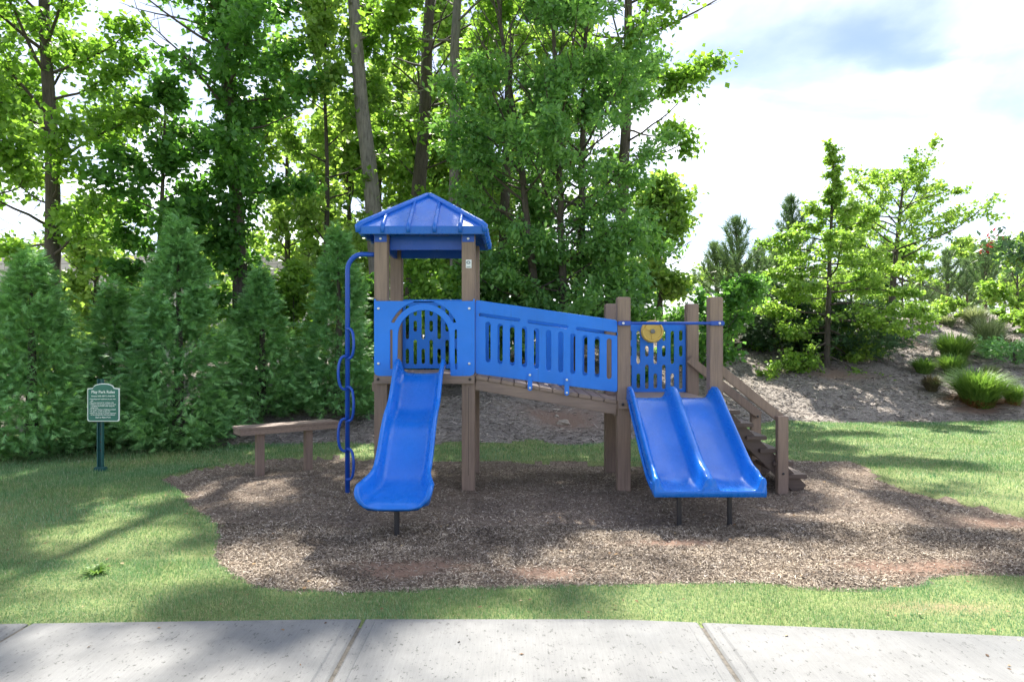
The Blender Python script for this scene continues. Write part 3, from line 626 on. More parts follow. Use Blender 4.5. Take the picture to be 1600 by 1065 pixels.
# climbing pole with winding loops
cpx = at(543, 7.38); ct = 2.535
pole = MB().tube([(cpx, 7.38, -.2), (cpx, 7.38, 2.36)] + [(cpx + .16 - .16 * math.cos(a), 7.38, 2.36 + (ct - 2.36) * math.sin(a)) for a in np.linspace(.15, math.pi / 2, 8)] + [(LX0 + .01, 7.40, ct)], .026, 12).build('climbing_pole', M['blue_steel'], play, smooth=True)
zz = [zat(p, 7.38) for p in (515, 558, 606, 655, 702, 746)]
for k in range(5):
    z0, z1 = zz[k], zz[k + 1]; sg = 1 if k % 2 == 0 else -1; pts = []
    for a in np.linspace(0, math.pi, 15):
        e = math.sin(a) ** .55; pts.append((cpx + sg * .085 * e, 7.38 - .03 - .05 * math.sin(a) * (1 if sg > 0 else .6), (z0 + z1) / 2 + (z0 - z1) / 2 * (math.cos(a) + .08 * math.cos(a))))
    MB().tube(pts, .0155, 8).build('step_loop', M['blue_steel'], pole, smooth=True)

# ------------------------------------------------------------------ bench
bc = Vector((-2.80, 8.52, 0)); ba = R(38); bd = Vector((math.cos(ba), math.sin(ba), 0)); bn = Vector((-math.sin(ba), math.cos(ba), 0))
bench = empty('bench', (bc.x, bc.y, 0), 'brown backless bench on two posts at the left edge of the mulch', 'bench')
up = Vector((0, 0, 1)); HB = .575; BL = .61
for s in (-.077, .077):
    c = bc + bn * s + up * (HB - .0165); MB().beam(c - bd * (BL + .012), c + bd * (BL + .012), .148, .03).build('seat_board', M['wood_h'], bench, .005)
fr = MB().beam(bc - bd * BL - bn * .13 + up * (HB - .064), bc + bd * BL - bn * .13 + up * (HB - .064), .035, .062).build('seat_frame', M['wood_h'], bench, .004)
MB().beam(bc - bd * BL + bn * .13 + up * (HB - .064), bc + bd * BL + bn * .13 + up * (HB - .064), .035, .062).build('seat_frame', M['wood_h'], bench, .004)
for s in (-1, 1): MB().beam(bc + bd * s * (BL - .018) - bn * .112 + up * (HB - .064), bc + bd * s * (BL - .018) + bn * .112 + up * (HB - .064), .035, .062).build('end_board', M['wood_h'], bench, .004)
for s in (-.36, .24):
    c = bc + bd * s; MB().beam(c - bn * .06 + up * -.2, c - bn * .06 + up * (HB - .098), .09, .09, bn).build('leg', M['wood'], bench, .005)

# ------------------------------------------------------------------ rules sign
SX, SY = at(157, 8.43), 8.43
sg = float(G(SX, SY)); sign = empty('park_sign', (SX, SY, sg), 'green and white play park rules sign on a post before the cypresses', 'sign')
sp = MB().box(SX - .034, SX - .022, SY - .02, SY + .02, sg - .2, zat(592, SY)).box(SX + .022, SX + .034, SY - .02, SY + .02, sg - .2, zat(592, SY)).box(SX - .0225, SX + .0225, SY + .008, SY + .018, sg - .2, zat(592, SY) - .001).build('sign_post', M['sign_post'], sign)
MB().box(SX - .065, SX + .07, SY - .035, SY + .035, sg - .02, sg + .055).build('post_foot', M['sign_post'], sign, .008)
for zq in np.arange(.25, 1.1, .1): MB().box(SX - .008, SX + .008, SY + .003, SY + .0075, sg + zq, sg + zq + .02).build('punched_slot', M['black_steel'], sp)
sw_, szb, szs, szt = .196, zat(657.5, SY), zat(606, SY), zat(598.5, SY); scx = at(164.5, SY)
def signshape(i):
    pts = rounded([(scx - sw_ + i, szs - i), (scx - sw_ + i, szb + i), (scx + sw_ - i, szb + i), (scx + sw_ - i, szs - i)], [.012, .028, .028, .012])
    top = [(scx + .125 * math.cos(a), szs - i + .0 + (szt - szs) * math.sin(a) ** .8) for a in np.linspace(.05, math.pi - .05, 15)]
    return pts + top
border = panel('sign_border', signshape(0), [], .012, SY - .034, M['sign_white'], sign, .001)
face = panel('sign_panel', signshape(.012), [], .012, SY - .0375, M['sign_green'], sign, .001)
def text(s, x, z, size, parent, align='CENTER', bold=0):
    cu = bpy.data.curves.new('t', 'FONT'); cu.body = s; cu.size = size; cu.align_x = align; cu.extrude = .0006; cu.offset = bold; cu.resolution_u = 2
    ob = bpy.data.objects.new('t', cu); COL.objects.link(ob); me = bpy.data.meshes.new_from_object(ob.evaluated_get(bpy.context.evaluated_depsgraph_get())); bpy.data.objects.remove(ob)
    c = np.zeros(len(me.vertices) * 3); me.vertices.foreach_get('co', c); c = c.reshape(-1, 3); c = np.stack([c[:, 0] + x, SY - .0445 - c[:, 2], c[:, 1] + z], 1); o = c.mean(0)
    me.vertices.foreach_set('co', (c - o).ravel()); me.materials.clear(); me.materials.append(M['sign_white']); me.name = 'lettering'; me.update(); link(bpy.data.objects.new('lettering', me), o, parent)
sh = (szs - szb)
zz0 = zat(613.5, SY); LN = .0205
text('Play Park Rules', scx, zz0, .047, face, bold=.0012)
text('Hours: 9:00 AM To 9:00 PM', scx, zz0 - .044, .025, face, bold=.0006)
body = ['\u2022 Use playground equipment at your own', '   risk.', '\u2022 Play area reserved for residents only.', '\u2022 Children must be supervised by an adult', '   / caregiver at all times while using the', '   playground.', '\u2022 No Rough Playing or bullying permitted.', '\u2022 No glass or bottles in play area.', '\u2022 Report any damage or unsafe equipment', '   to the management office immediately.']
dz = [0, .022, .044, .066, .086, .105, .128, .151, .174, .194]
for s_, d_ in zip(body, dz): text(s_, scx - .168, zz0 - .078 - d_, .0192, face, 'LEFT', .0005)
text('East at Main POA', scx, zz0 - .305, .026, face, bold=.0005)

# ------------------------------------------------------------------ trees
def leafquads(pos, d, L, wr, rng, fold=.25):
    n = len(pos); d = d / (np.linalg.norm(d, axis=1)[:, None] + 1e-9); up_ = rng.normal(0, .55, (n, 3)) + np.array([0, 0, 1.0])
    s = np.cross(d, up_); s /= (np.linalg.norm(s, axis=1)[:, None] + 1e-9); nn = np.cross(s, d); L = L[:, None]
    v = np.stack([pos, pos + d * L * .45 + s * L * wr + nn * L * fold * wr, pos + d * L, pos + d * L * .45 - s * L * wr + nn * L * fold * wr], 1).reshape(-1, 3)
    b = (np.arange(n) * 4)[:, None]; f = np.concatenate([b + np.array([[0, 1, 2]]), b + np.array([[0, 2, 3]])], 0); return v, f
def tubes(lines, sides=5):
    Vv, Ff, off = [], [], 0
    for pts, rad in lines:
        pts = np.asarray(pts, float); n = len(pts); t = np.gradient(pts, axis=0); t /= np.linalg.norm(t, axis=1)[:, None] + 1e-9
        ref = np.array([1., 0, 0]) if abs(t[0][0]) < .8 else np.array([0, 1., 0]); a = np.cross(t, ref); a /= np.linalg.norm(a, axis=1)[:, None] + 1e-9; b = np.cross(t, a)
        k = 3 if rad[0] < .012 else sides if rad[0] < .06 else 12; ang = np.arange(k) * 2 * np.pi / k
        ring = pts[:, None] + (a[:, None] * np.cos(ang)[None, :, None] + b[:, None] * np.sin(ang)[None, :, None]) * np.asarray(rad)[:, None, None]
        Vv.append(ring.reshape(-1, 3)); i, j = np.meshgrid(np.arange(n - 1), np.arange(k), indexing='ij'); i = i.ravel(); j = j.ravel()
        Ff.append(np.stack([i * k + j, i * k + (j + 1) % k, (i + 1) * k + (j + 1) % k, (i + 1) * k + j], 1) + off); off += n * k
    return np.concatenate(Vv), np.concatenate(Ff)
def polyline(p, d, L, n, bend, wob, rng):
    pts = [np.array(p, float)]; d = np.array(d, float); d /= np.linalg.norm(d)
    for i in range(n):
        d = d + np.array([0, 0, bend]) / n + rng.normal(0, wob, 3); d /= np.linalg.norm(d); pts.append(pts[-1] + d * L / n)
    return np.array(pts)
DENS = 2.5; TOPGAP = .36  # TOPGAP thins the unseen crown tops, shaped to let sun dapples reach the ground
def broadleaf(name, label, cat, base, H, r0, h0, crown, nprim, leaf, mat, bark, seed, lean=(0, 0), nleaf=13, cl=.3, elev=(5, 60), bend=.3, group=None, vine=0, stems=1, wr=.3, second=2.6, droop=.35, sprout=0, dens=1.0, gap=.345):
    rng = np.random.default_rng(seed); x, y = base; z = float(G(x, y)); root = empty(name, (x, y, z), label, cat, group); lines = []; cen = []; cd = []; cw = []
    for sidx in range(stems):
        off = np.array([0, 0, 0]) if stems == 1 else np.array([rng.normal(0, .28), rng.normal(0, .2), 0])
        ts = np.linspace(0, 1, 15); wob = np.cumsum(rng.normal(0, .022 * H / 14, (15, 2)), 0); wob -= wob[0]
        hs = H * (1 if sidx == 0 else rng.uniform(.7, .95)); ln = np.array(lean) + (off[:2] * 2.2 if stems > 1 else 0)
        tr = np.stack([x + off[0] + ln[0] * ts + wob[:, 0], y + off[1] + ln[1] * ts + wob[:, 1], z - .2 + hs * ts], 1); rr = (r0 if stems == 1 else r0 * .7) * (1 - .82 * ts ** .9) * (1 + .35 * np.exp(-ts * 18))
        lines.append((tr, rr)); tp = lambda h: np.array([np.interp(h, tr[:, 2] - z, tr[:, k]) for k in range(3)])
        npr = nprim // stems
        for i in range(npr):
            t = (i + rng.random()) / npr; h = h0 + (hs - .15 - h0) * t; o = tp(h); az = i * 2.4 + rng.normal(0, .5) + sidx; L = max(.1, crown(t) * rng.uniform(.65, 1.15)); el = R(elev[0] + (elev[1] - elev[0]) * t + rng.normal(0, 9))
            d = np.array([math.cos(az) * math.cos(el), math.sin(az) * math.cos(el), math.sin(el)]); pl = polyline(o, d, L, 7, bend, .09, rng)
            rb = min(.5 * np.interp(h, tr[:, 2] - z, rr), .009 + .011 * L); lines.append((pl, np.linspace(rb, .006, 8)))
            ns = max(3, int(L * second))
            for q in range(ns):
                s = .22 + .78 * (q + rng.random()) / ns; idx = min(6.99, s * 7); p = pl[int(idx)] + (pl[int(idx) + 1] - pl[int(idx)]) * (idx % 1)
                dd = pl[int(idx) + 1] - pl[int(idx)]; dd = dd / np.linalg.norm(dd) + rng.normal(0, .75, 3) * np.array([1, 1, .6]); l2 = max(.2, L * .38 * (1.25 - s)) * rng.uniform(.7, 1.2)
                sp_ = polyline(p, dd, l2, 4, bend * .3, .12, rng); lines.append((sp_, np.linspace(.009, .003, 5)))
                for k in (1, 2, 3, 4): cen.append(sp_[k]); cd.append(dd); cw.append(min(1, .3 + L * .9))
            for k in (3, 4, 5, 6): cen.append(pl[k]); cd.append(d); cw.append(min(1, .3 + L * .9) * .7)
            cen.append(pl[-1]); cd.append(d); cw.append(min(1, .3 + L * .9))
        for k in range(sprout):
            h = rng.uniform(.25, .95) * h0; o = tp(h); az = rng.uniform(0, 6.28); d = np.array([math.cos(az), math.sin(az), .3]); pl = polyline(o, d, rng.uniform(.2, .7), 4, .2, .15, rng); lines.append((pl, np.linspace(.01, .004, 5)))
            for q in (2, 3, 4): cen.append(pl[q]); cd.append(d); cw.append(.7)
        for k in range(vine):
            h = rng.uniform(.3, hs * .62); o = tp(h); az = rng.uniform(0, 6.28); rad = np.interp(h, tr[:, 2] - z, rr) + rng.uniform(.02, .22); d = np.array([math.cos(az), math.sin(az), -.3]); cen.append(o + d * rad); cd.append(d); cw.append(.7)
    wv, wf = tubes(lines); npmesh('trunk', wv, wf, bark, root, None, True)
    cen = np.array(cen); cd = np.array(cd); cd /= np.linalg.norm(cd, axis=1)[:, None]
    kp = vnoise(cen[:, 0] + cen[:, 1] * .5, cen[:, 2] - cen[:, 1] * .35, 1.05, seed % 50) > gap + TOPGAP * np.clip((cen[:, 2] - 1.45 - .5 * y) / 1.0, 0, 1) * (gap > .2); cw = np.array(cw)[kp]; cen, cd = cen[kp], cd[kp]
    wgt = rng.uniform(.35, 1.6, len(cen)); cnt = np.maximum(2, (nleaf * DENS * dens * wgt * np.maximum(.12, cw) ** 1.4)).astype(int); idx = np.repeat(np.arange(len(cen)), cnt); n = len(idx)
    pos = cen[idx] + rng.normal(0, 1, (n, 3)) * np.array([cl, cl, cl * .6]) * .75 * cw[idx][:, None] * rng.uniform(.3, 1, (n, 1)); d = cd[idx] * .5 + rng.normal(0, .7, (n, 3)) - np.array([0, 0, droop])
    lv, lf = leafquads(pos, d, leaf * 1.1 * rng.uniform(.6, 1.25, n), wr * 1.35, rng); npmesh('crown', lv, lf, mat, root); return root
def cone_tree(name, label, cat, base, H, Rb, n, mat, seed, L=.2, power=.75, group=None, round_=0.0):
    rng = np.random.default_rng(seed); x, y = base; z = float(G(x, y)); root = empty(name, (x, y, z), label, cat, group)
    wv, wf = tubes([(np.array([[x, y, z - .2], [x + .02, y, z + H * .5], [x, y, z + H * .97]]), [.07 + .01 * H, .05, .008])]); npmesh('trunk', wv, wf, M['bark'], root, None, True)
    nb = max(60, n // 26); tb = rng.random(nb) ** 1.35; ab = rng.uniform(0, 6.283, nb)
    prof = lambda t: Rb * np.minimum(1, (t / .07 + .55)) * np.where(round_ > 0, np.sqrt(np.maximum(0, 1 - t ** 2.2)), (1 - t) ** power) + .05
    Rbz = prof(tb) * rng.uniform(.72, 1.22, nb)
    idx = rng.integers(0, nb, n); s = rng.uniform(.35, 1, n) ** .7; a = ab[idx] + rng.normal(0, .13, n); r = Rbz[idx] * s
    hh = tb[idx] * H + s * Rbz[idx] * .22 + rng.normal(0, .07, n); hh = np.maximum(.03, hh)
    pos = np.stack([x + np.cos(a) * r, y + np.sin(a) * r, z + hh], 1) + rng.normal(0, .04, (n, 3))
    d = np.stack([np.cos(a), np.sin(a), rng.normal(.15, .35, n)], 1) + rng.normal(0, .35, (n, 3)); d /= np.linalg.norm(d, axis=1)[:, None]
    up_ = np.array([0, 0, 1.]) + rng.normal(0, .45, (n, 3)); sd_ = np.cross(d, up_); sd_ /= np.linalg.norm(sd_, axis=1)[:, None]; nn = np.cross(sd_, d)
    LL = L * rng.uniform(.55, 1.2, n)[:, None]; vv = []
    for o, ang, l in [(0, 0, 1), (.15, .75, .55), (.15, -.75, .55), (.4, .65, .5), (.4, -.65, .5), (.62, .55, .36), (.62, -.55, .36)]:
        dd = d * math.cos(ang) + sd_ * math.sin(ang) - nn * .12 * abs(ang); b = pos + d * LL * o; ss = (sd_ * math.cos(ang) - d * math.sin(ang)) * LL * .055
        vv += [b - ss, b + ss, b + dd * LL * l]
    v = np.stack(vv, 1).reshape(-1, 3); npmesh('foliage', v, np.arange(len(v)).reshape(-1, 3), mat, root); return root
def pine(name, label, base, H, Rb, seed, group=None):
    rng = np.random.default_rng(seed); x, y = base; z = float(G(x, y)); root = empty(name, (x, y, z), label, 'pine tree', group); lines = [(np.array([[x, y, z - .2], [x + rng.normal(0, .06), y, z + H * .5], [x, y, z + H]]), [.035 + .012 * H, .05, .012])]; tv = []
    k = int(H / .38)
    for i in range(k):
        t = (i + 1.2) / (k + .4); nb = 5
        for b in range(nb):
            az = b * 6.283 / nb + i * .7 + rng.normal(0, .2); L = (Rb * (1 - t) ** .8 + .12) * rng.uniform(.6, 1.15); d = np.array([math.cos(az), math.sin(az), .25 + .9 * t]); pl = polyline((x, y, z + H * t * .97), d, L, 5, .7, .06, rng); lines.append((pl, np.linspace(.014, .006, 6)))
            for q in np.linspace(.3, 1, max(3, int(L / .13))): j = min(4.99, q * 5); tv.append((pl[int(j)] + (pl[int(j) + 1] - pl[int(j)]) * (j % 1), pl[int(j) + 1] - pl[int(j)]))
    for q in np.linspace(.75, 1, 6): tv.append((np.array([x, y, z + H * q]), np.array([0, 0, 1.])))
    wv, wf = tubes(lines); npmesh('trunk', wv, wf, M['bark_pine'], root, None, True)
    c = np.array([a for a, b in tv]); dd = np.array([b / np.linalg.norm(b) for a, b in tv]); idx = np.repeat(np.arange(len(c)), 20); n = len(idx)
    d = dd[idx] * .8 + rng.normal(0, .5, (n, 3)) + np.array([0, 0, .15]); d /= np.linalg.norm(d, axis=1)[:, None]; s = np.cross(d, rng.normal(0, 1, (n, 3))); s /= np.linalg.norm(s, axis=1)[:, None]
    p = c[idx] + rng.normal(0, .03, (n, 3)); l = rng.uniform(.18, .34, n)[:, None]
    v = np.stack([p - s * .012, p + s * .012, p + d * l], 1).reshape(-1, 3); npmesh('needles', v, np.arange(len(v)).reshape(-1, 3), M['pine'], root); return root

# big trees behind the play set
dome = lambda r, a=.35: (lambda t: r * (math.sin(math.pi * min(1, .12 + t * .88)) ** .6 * (1 - .25 * t) + .05))
TG = 'tall trees behind the play set'
bl = broadleaf
bl('broadleaf_tree', 'tall leafy tree with dark trunk at the far left behind the cypresses', 'tree', (at(82, 13), 13.0), 15.5, .17, 2.9, dome(2.7), 56, .12, M['leaf_mid'], M['bark'], 101, (-.5, .2), 13, .34, dens=1.05, group=TG)
bl('broadleaf_tree', 'leafy tree cut off by the left edge of the picture', 'tree', (-11.6, 14.2), 10.0, .15, 1.8, dome(2.6), 30, .14, M['leaf_mid'], M['bark'], 102, (0, 0), 12, .34, dens=1.05, group=TG)
bl('broadleaf_tree', 'tall dark tree with ivy covered trunk left of the climbing pole', 'tree', (at(378, 13.6), 13.6), 16, .16, 3.6, dome(2.5), 54, .125, M['leaf_dark'], M['bark'], 103, (-.45, .2), 13, .32, dens=1.05, vine=420, group=TG)
bl('broadleaf_tree', 'short dark leafy tree between the two tall left trees', 'tree', (at(243, 13.0), 13.0), 6.0, .085, 1.2, dome(1.25), 30, .13, M['leaf_dark'], M['bark'], 104, (.1, 0), 12, .28, dens=1.05, group=TG)
bl('broadleaf_tree', 'slender pale green tree with thin straight trunk left of the leaning trunk', 'tree', (at(503, 15.5), 15.5), 9.6, .085, 2.0, dome(1.7), 32, .13, M['leaf_far'], M['bark'], 105, (.1, 0), 10, .3, group=TG)
bl('broadleaf_tree', 'tall tree with thick bare trunk leaning left above the tower roof', 'tree', (at(604, 15), 15.0), 17, .225, 7.2, dome(2.8), 36, .125, M['leaf_mid'], M['bark_light'], 106, (-1.6, .2), 12, .34, dens=1.05, sprout=14, group=TG)
bl('broadleaf_tree', 'tall tree with dark trunk leaning right just behind the tower roof', 'tree', (at(640, 17), 17.0), 16.5, .24, 3.4, dome(2.4), 48, .125, M['leaf_mid'], M['bark'], 107, (1.0, 0), 12, .34, sprout=8, group=TG)
bl('broadleaf_tree', 'tall tree with straight pale grey trunk right behind the tower', 'tree', (at(708, 15.2), 15.2), 17, .165, 6.0, dome(2.7), 36, .125, M['leaf_mid'], M['bark_light'], 108, (.0, .2), 12, .34, dens=1.05, sprout=8, group=TG)
bl('broadleaf_tree', 'bright leafy tree between the grey trunk and the wide oak', 'tree', (at(780, 19.5), 19.5), 14.5, .19, 2.6, dome(2.6), 44, .15, M['leaf_far'], M['bark'], 109, (.5, 0), 12, .36, group=TG)
bl('oak_tree', 'wide dense oak with low branches behind the ramp bridge', 'tree', (at(895, 13.8), 13.8), 9.3, .15, .6, lambda t: 2.25 * (math.sin(math.pi * (.18 + .74 * t)) ** .7), 120, .115, M['leaf_oak'], M['bark'], 110, (.1, 0), 12, .27, (0, 62), .35, stems=3, wr=.2, second=3.0, gap=.28, group=TG)
bl('broadleaf_tree', 'tallest tree at the right of the wood with branches reaching into open sky', 'tree', (at(965, 18.5), 18.5), 16.0, .2, 4.5, dome(3.5), 48, .15, M['leaf_mid'], M['bark'], 111, (.6, 0), 12, .34, (0, 55), group=TG)
for px_, Y_, H_, r_, sd_, lb in [(150, 20, 4.6, 1.6, 120, 'pale tree seen through the gap right of the far left tree'), (310, 22, 4.4, 1.6, 121, 'pale tree seen behind the short dark tree'), (450, 20, 9.5, 2.1, 122, 'pale tree in the gap right of the ivy covered trunk'), (590, 22, 9.5, 2.3, 123, 'pale far tree seen just left of the tower roof'), (655, 20, 9.5, 2.2, 127, 'pale far tree seen between the leaning trunk and the grey trunk'), (545, 19, 7.5, 1.8, 128, 'pale far tree seen left of the leaning trunk'), (765, 22, 11, 2.4, 129, 'pale far tree seen right of the grey trunk'), (700, 23, 12, 2.7, 124, 'pale far tree rising behind the grey trunk'), (860, 23, 14, 3.0, 125, 'far tree whose top shows above the oak'), (1030, 21, 4.6, 1.2, 126, 'low pale tree right of the oak beside the pines')]:
    bl('broadleaf_tree', lb, 'tree', (at(px_, Y_), Y_), H_, .12, .8, dome(r_), 34, .17, M['leaf_far'], M['bark'], sd_, (0, 0), 9, .4, group='paler trees farther back')
# cypress screen on the left
CG = 'cypress screen behind the left lawn'
for px_, Y_, H_, Rb_, n_, sd_, lb in [(48, 9.6, 2.75, 1.12, 8000, 201, 'wide cypress at the left edge left of the rules sign'), (178, 10.7, 2.4, .8, 5200, 202, 'cypress set back just behind the rules sign'), (278, 10.4, 3.35, 1.12, 9000, 203, 'tallest cypress between the rules sign and the bench'), (408, 11.5, 2.3, .85, 5000, 204, 'short cypress behind the left end of the bench'), (528, 11.8, 3.1, .9, 6000, 205, 'cypress directly behind the climbing pole'), (-110, 9.6, 2.9, 1.0, 5000, 206, 'cypress half outside the left edge of the picture')]:
    cone_tree('cypress_tree', lb, 'cypress', (at(px_, Y_), Y_), H_, Rb_ * .88, int(n_ * 1.6), M['cypress'], sd_, .15, .85, CG)
# undergrowth behind the play set
UG = 'undergrowth shrubs behind the play set'
for px_, Y_, H_, r_, sd_, mt, lb in [(655, 13.2, 2.6, 1.0, 301, 'leaf_mid', 'shrub seen through the open tower above the arch panel'), (735, 13.6, 2.4, 1.0, 302, 'leaf_oak', 'shrub behind the top end of the ramp bridge'), (830, 14.6, 2.2, 1.0, 303, 'leaf_dark', 'dark shrub at the foot of the oak'), (1010, 14.2, 2.4, 1.1, 304, 'leaf_dark', 'dark shrub behind the yellow toy wheel'), (1065, 15.6, 1.9, 1.0, 305, 'leaf_oak', 'shrub behind the right pair of low deck posts'), (1145, 18, .9, .7, 306, 'leaf_bright', 'low yellow green shrub right of the low deck posts'), (460, 13.2, 2.3, 1.0, 307, 'leaf_mid', 'shrub between the ivy trunk and the climbing pole'), (590, 13.6, 2.2, .9, 308, 'leaf_dark', 'shrub hidden partly by the tower left post'), (120, 12.4, 2.6, 1.0, 309, 'leaf_far', 'pale shrub in the gap above the rules sign'), (940, 15, 2.4, 1.1, 310, 'leaf_oak', 'shrub behind the lower end of the ramp bridge')]:
    bl('shrub', lb, 'shrub', (at(px_, Y_), Y_), H_, .03, .15, dome(r_), 26, .10, M[mt], M['bark'], sd_, (0, 0), 8, .2, (15, 70), stems=2, gap=0, group=UG)
# young trees, evergreens and pines on the bank
x, y, z = hit(1290, 572)
bl('maple_tree', 'young yellow green tree with slim leader on the bank, nearer of two', 'tree', (x, y), zat(222, y) - z, .085, .2, lambda t: float(np.interp(t, [0, .08, .3, .5, .66, .74, 1], [1.5, 2.2, 2.0, 1.5, .8, .14, .08])), 60, .085, M['leaf_bright'], M['bark'], 401, (.15, 0), 11, .16, (-20, 45), .02, second=3.4, dens=1.0, gap=0)
x, y, z = hit(1391, 512)
bl('maple_tree', 'young yellow green tree with long side branches on the bank, farther of two', 'tree', (x, y), zat(264, y) - z, .12, 1.0, lambda t: float(np.interp(t, [0, .1, .3, .6, .85, 1], [1.0, 1.9, 2.8, 2.7, 1.3, .3])), 36, .1, M['leaf_bright'], M['bark'], 402, (.45, 0), 10, .16, (-4, 38), .15, second=2.8, dens=.6, gap=.2)
for px_, py_, H_, Rb_, n_, sd_, lb in [(1222, 553, 1.75, 1.0, 4500, 411, 'dark evergreen left of the nearer yellow green tree'), (1345, 568, 1.35, 1.2, 4500, 412, 'dark low evergreen behind and right of the nearer yellow green tree'), (1262, 540, 1.5, .9, 3000, 413, 'dark evergreen behind the nearer yellow green tree trunk')]:
    x, y, z = hit(px_, py_); cone_tree('evergreen_shrub', lb, 'evergreen', (x, y + .5), H_, Rb_, n_, M['evergreen'], sd_, .22, .5, 'dark evergreens on the bank', 1.0)
for px_, Y_, top, Rb_, sd_, lb in [(1150, 22, 345, 1.5, 421, 'pine left of the yellow green trees, with the tallest spire'), (1116, 23, 385, 1.3, 422, 'pine half hidden by the oak edge'), (1184, 24, 392, 1.3, 423, 'pine just left of the dark evergreens'), (1235, 23, 310, 1.6, 424, 'tall pine rising behind the nearer yellow green tree'), (1478, 30, 395, 1.4, 425, 'pine right of the farther yellow green tree'), (1540, 29, 385, 1.5, 426, 'broad pine near the right edge behind the grasses'), (1590, 33, 395, 1.4, 427, 'pine at the right edge behind the red leaved branch'), (1440, 34, 420, 1.4, 428, 'pine behind the farther yellow green trunk'), (1510, 36, 410, 1.5, 429, 'distant pine between two nearer pines at right')]:
    xx = at(px_, Y_); pine('pine_tree', lb, (xx, Y_), zat(top, Y_) - float(G(xx, Y_)), Rb_, sd_, 'pines beyond the bank')
for px_, Y_, H_, r_, mt, sd_, lb in [(1330, 30, 3.6, 1.6, 'leaf_far', 431, 'pale tree behind the gap between the two yellow green trees'), (1410, 28, 2.6, 1.4, 'leaf_bright', 432, 'yellow green bush behind the farther young trunk'), (1590, 25, 2.2, 1.2, 'leaf_bright', 433, 'yellow green bush at the right edge on the crest'), (1640, 30, 4, 2.0, 'leaf_far', 434, 'pale tree beyond the right edge on the crest'), (1500, 40, 4.5, 2.2, 'leaf_far', 435, 'distant pale tree behind the pines at right'), (1210, 36, 2.8, 1.8, 'leaf_far', 436, 'distant pale tree behind the left pines'), (1130, 36, 2.6, 1.8, 'leaf_far', 437, 'distant pale tree right of the oak'), (1395, 42, 4.6, 2.4, 'leaf_dark', 438, 'distant dark tree behind the farther young tree'), (1570, 44, 5, 2.6, 'leaf_dark', 439, 'distant dark tree at the right behind the pines')]:
    bl('broadleaf_tree', lb, 'tree', (at(px_, Y_), Y_), H_, .07, .4, dome(r_), 26, .16, M[mt], M['bark'], sd_, (0, 0), 11, .35, (5, 65), group='far trees beyond the bank')
# grasses and low plants on the bank
def clump(name, label, px_, py_, wpx, hpx, n, mat, seed, cat='grass clump', stiff=.5, group='grass clumps on the bank', skirt=False):
    rng = np.random.default_rng(seed); x, y, z = hit(px_, py_); wR = wpx * 1.18 / FPX * y / 2; H = hpx * 1.2 / FPX * y; root = empty(name, (x, y, z), label, cat, group)
    def make(n, H, wR, mat, nm, stiff):
        az = rng.uniform(0, 6.283, n); rb = wR * .35 * np.sqrt(rng.random(n)); b = np.stack([x + np.cos(az) * rb, y + np.sin(az) * rb, np.zeros(n)], 1); b[:, 2] = G(b[:, 0], b[:, 1]) - .02
        az2 = az + rng.normal(0, .5, n); reach = wR * rng.uniform(.2, .95, n); hh = H * rng.uniform(.6, 1.1, n) * (1 - .35 * reach / wR); d = np.stack([np.cos(az2), np.sin(az2), 0 * az2], 1); s = np.stack([-np.sin(az2), np.cos(az2), 0 * az2], 1); w = rng.uniform(.006, .013, n) * max(1, y / 15); rows = []
        for t, ww in ((0, 1), (.35, .95), (.7, .7), (1, .12)):
            c = b + d * (reach * (t ** 1.7))[:, None] + np.array([0, 0, 1.]) * (hh * (1.25 * t * (1 - stiff * t * t * .62)))[:, None]; rows += [c - s * (w * ww)[:, None], c + s * (w * ww)[:, None]]
        v = np.stack(rows, 1).reshape(-1, 3); f = np.array([[0, 1, 3, 2], [2, 3, 5, 4], [4, 5, 7, 6]]); f = (f[None] + (np.arange(n) * 8)[:, None, None]).reshape(-1, 4); npmesh(nm, v, f, mat, root)
    make(n, H, wR, mat, 'blades', stiff)
    if skirt: make(n // 4, H * .3, wR * 1.0, M['straw_rust'], 'dead_skirt', .9)
    return root
clump('grass_clump', 'largest green grass clump, lowest on the bank', 1528, 630, 100, 58, 1500, M['ograss'], 501, skirt=True)
clump('grass_clump', 'green grass clump half way up the bank, left of the pale clump', 1491, 562, 72, 46, 1000, M['ograss'], 502)
clump('grass_clump', 'small dark green grass clump between two larger clumps', 1488, 586, 46, 36, 700, M['ograss'], 503)
clump('grass_clump', 'low green grass tuft at the left of the clumps', 1443, 582, 48, 26, 500, M['ograss'], 504)
clump('grass_clump', 'dry brownish grass tuft below the low green tuft', 1455, 610, 36, 28, 450, M['ograss_dry'], 505)
clump('grass_clump', 'tall pale silvery grass clump near the crest', 1545, 553, 54, 56, 900, M['ograss_pale'], 506, stiff=.35)
clump('grass_clump', 'pale silvery grass clump on the crest above the others', 1522, 508, 50, 30, 600, M['ograss_pale'], 507, stiff=.35)
clump('grass_clump', 'green grass clump at the right edge beside the largest clump', 1583, 630, 44, 34, 500, M['ograss'], 508, skirt=True)
clump('grass_clump', 'small dull grass tuft above the juniper', 1580, 548, 30, 22, 300, M['ograss_dry'], 509)
clump('grass_clump', 'pale thin grass tuft on the crest right of the young trunk', 1478, 508, 44, 18, 350, M['ograss_pale'], 510)
clump('grass_clump', 'thin pale grass tuft below the middle clump', 1548, 583, 34, 16, 200, M['ograss_pale'], 511)
clump('weed_plant', 'ragged weed growing in the near left lawn', 150, 895, 46, 22, 40, M['ograss'], 512, 'weed', .8, None)
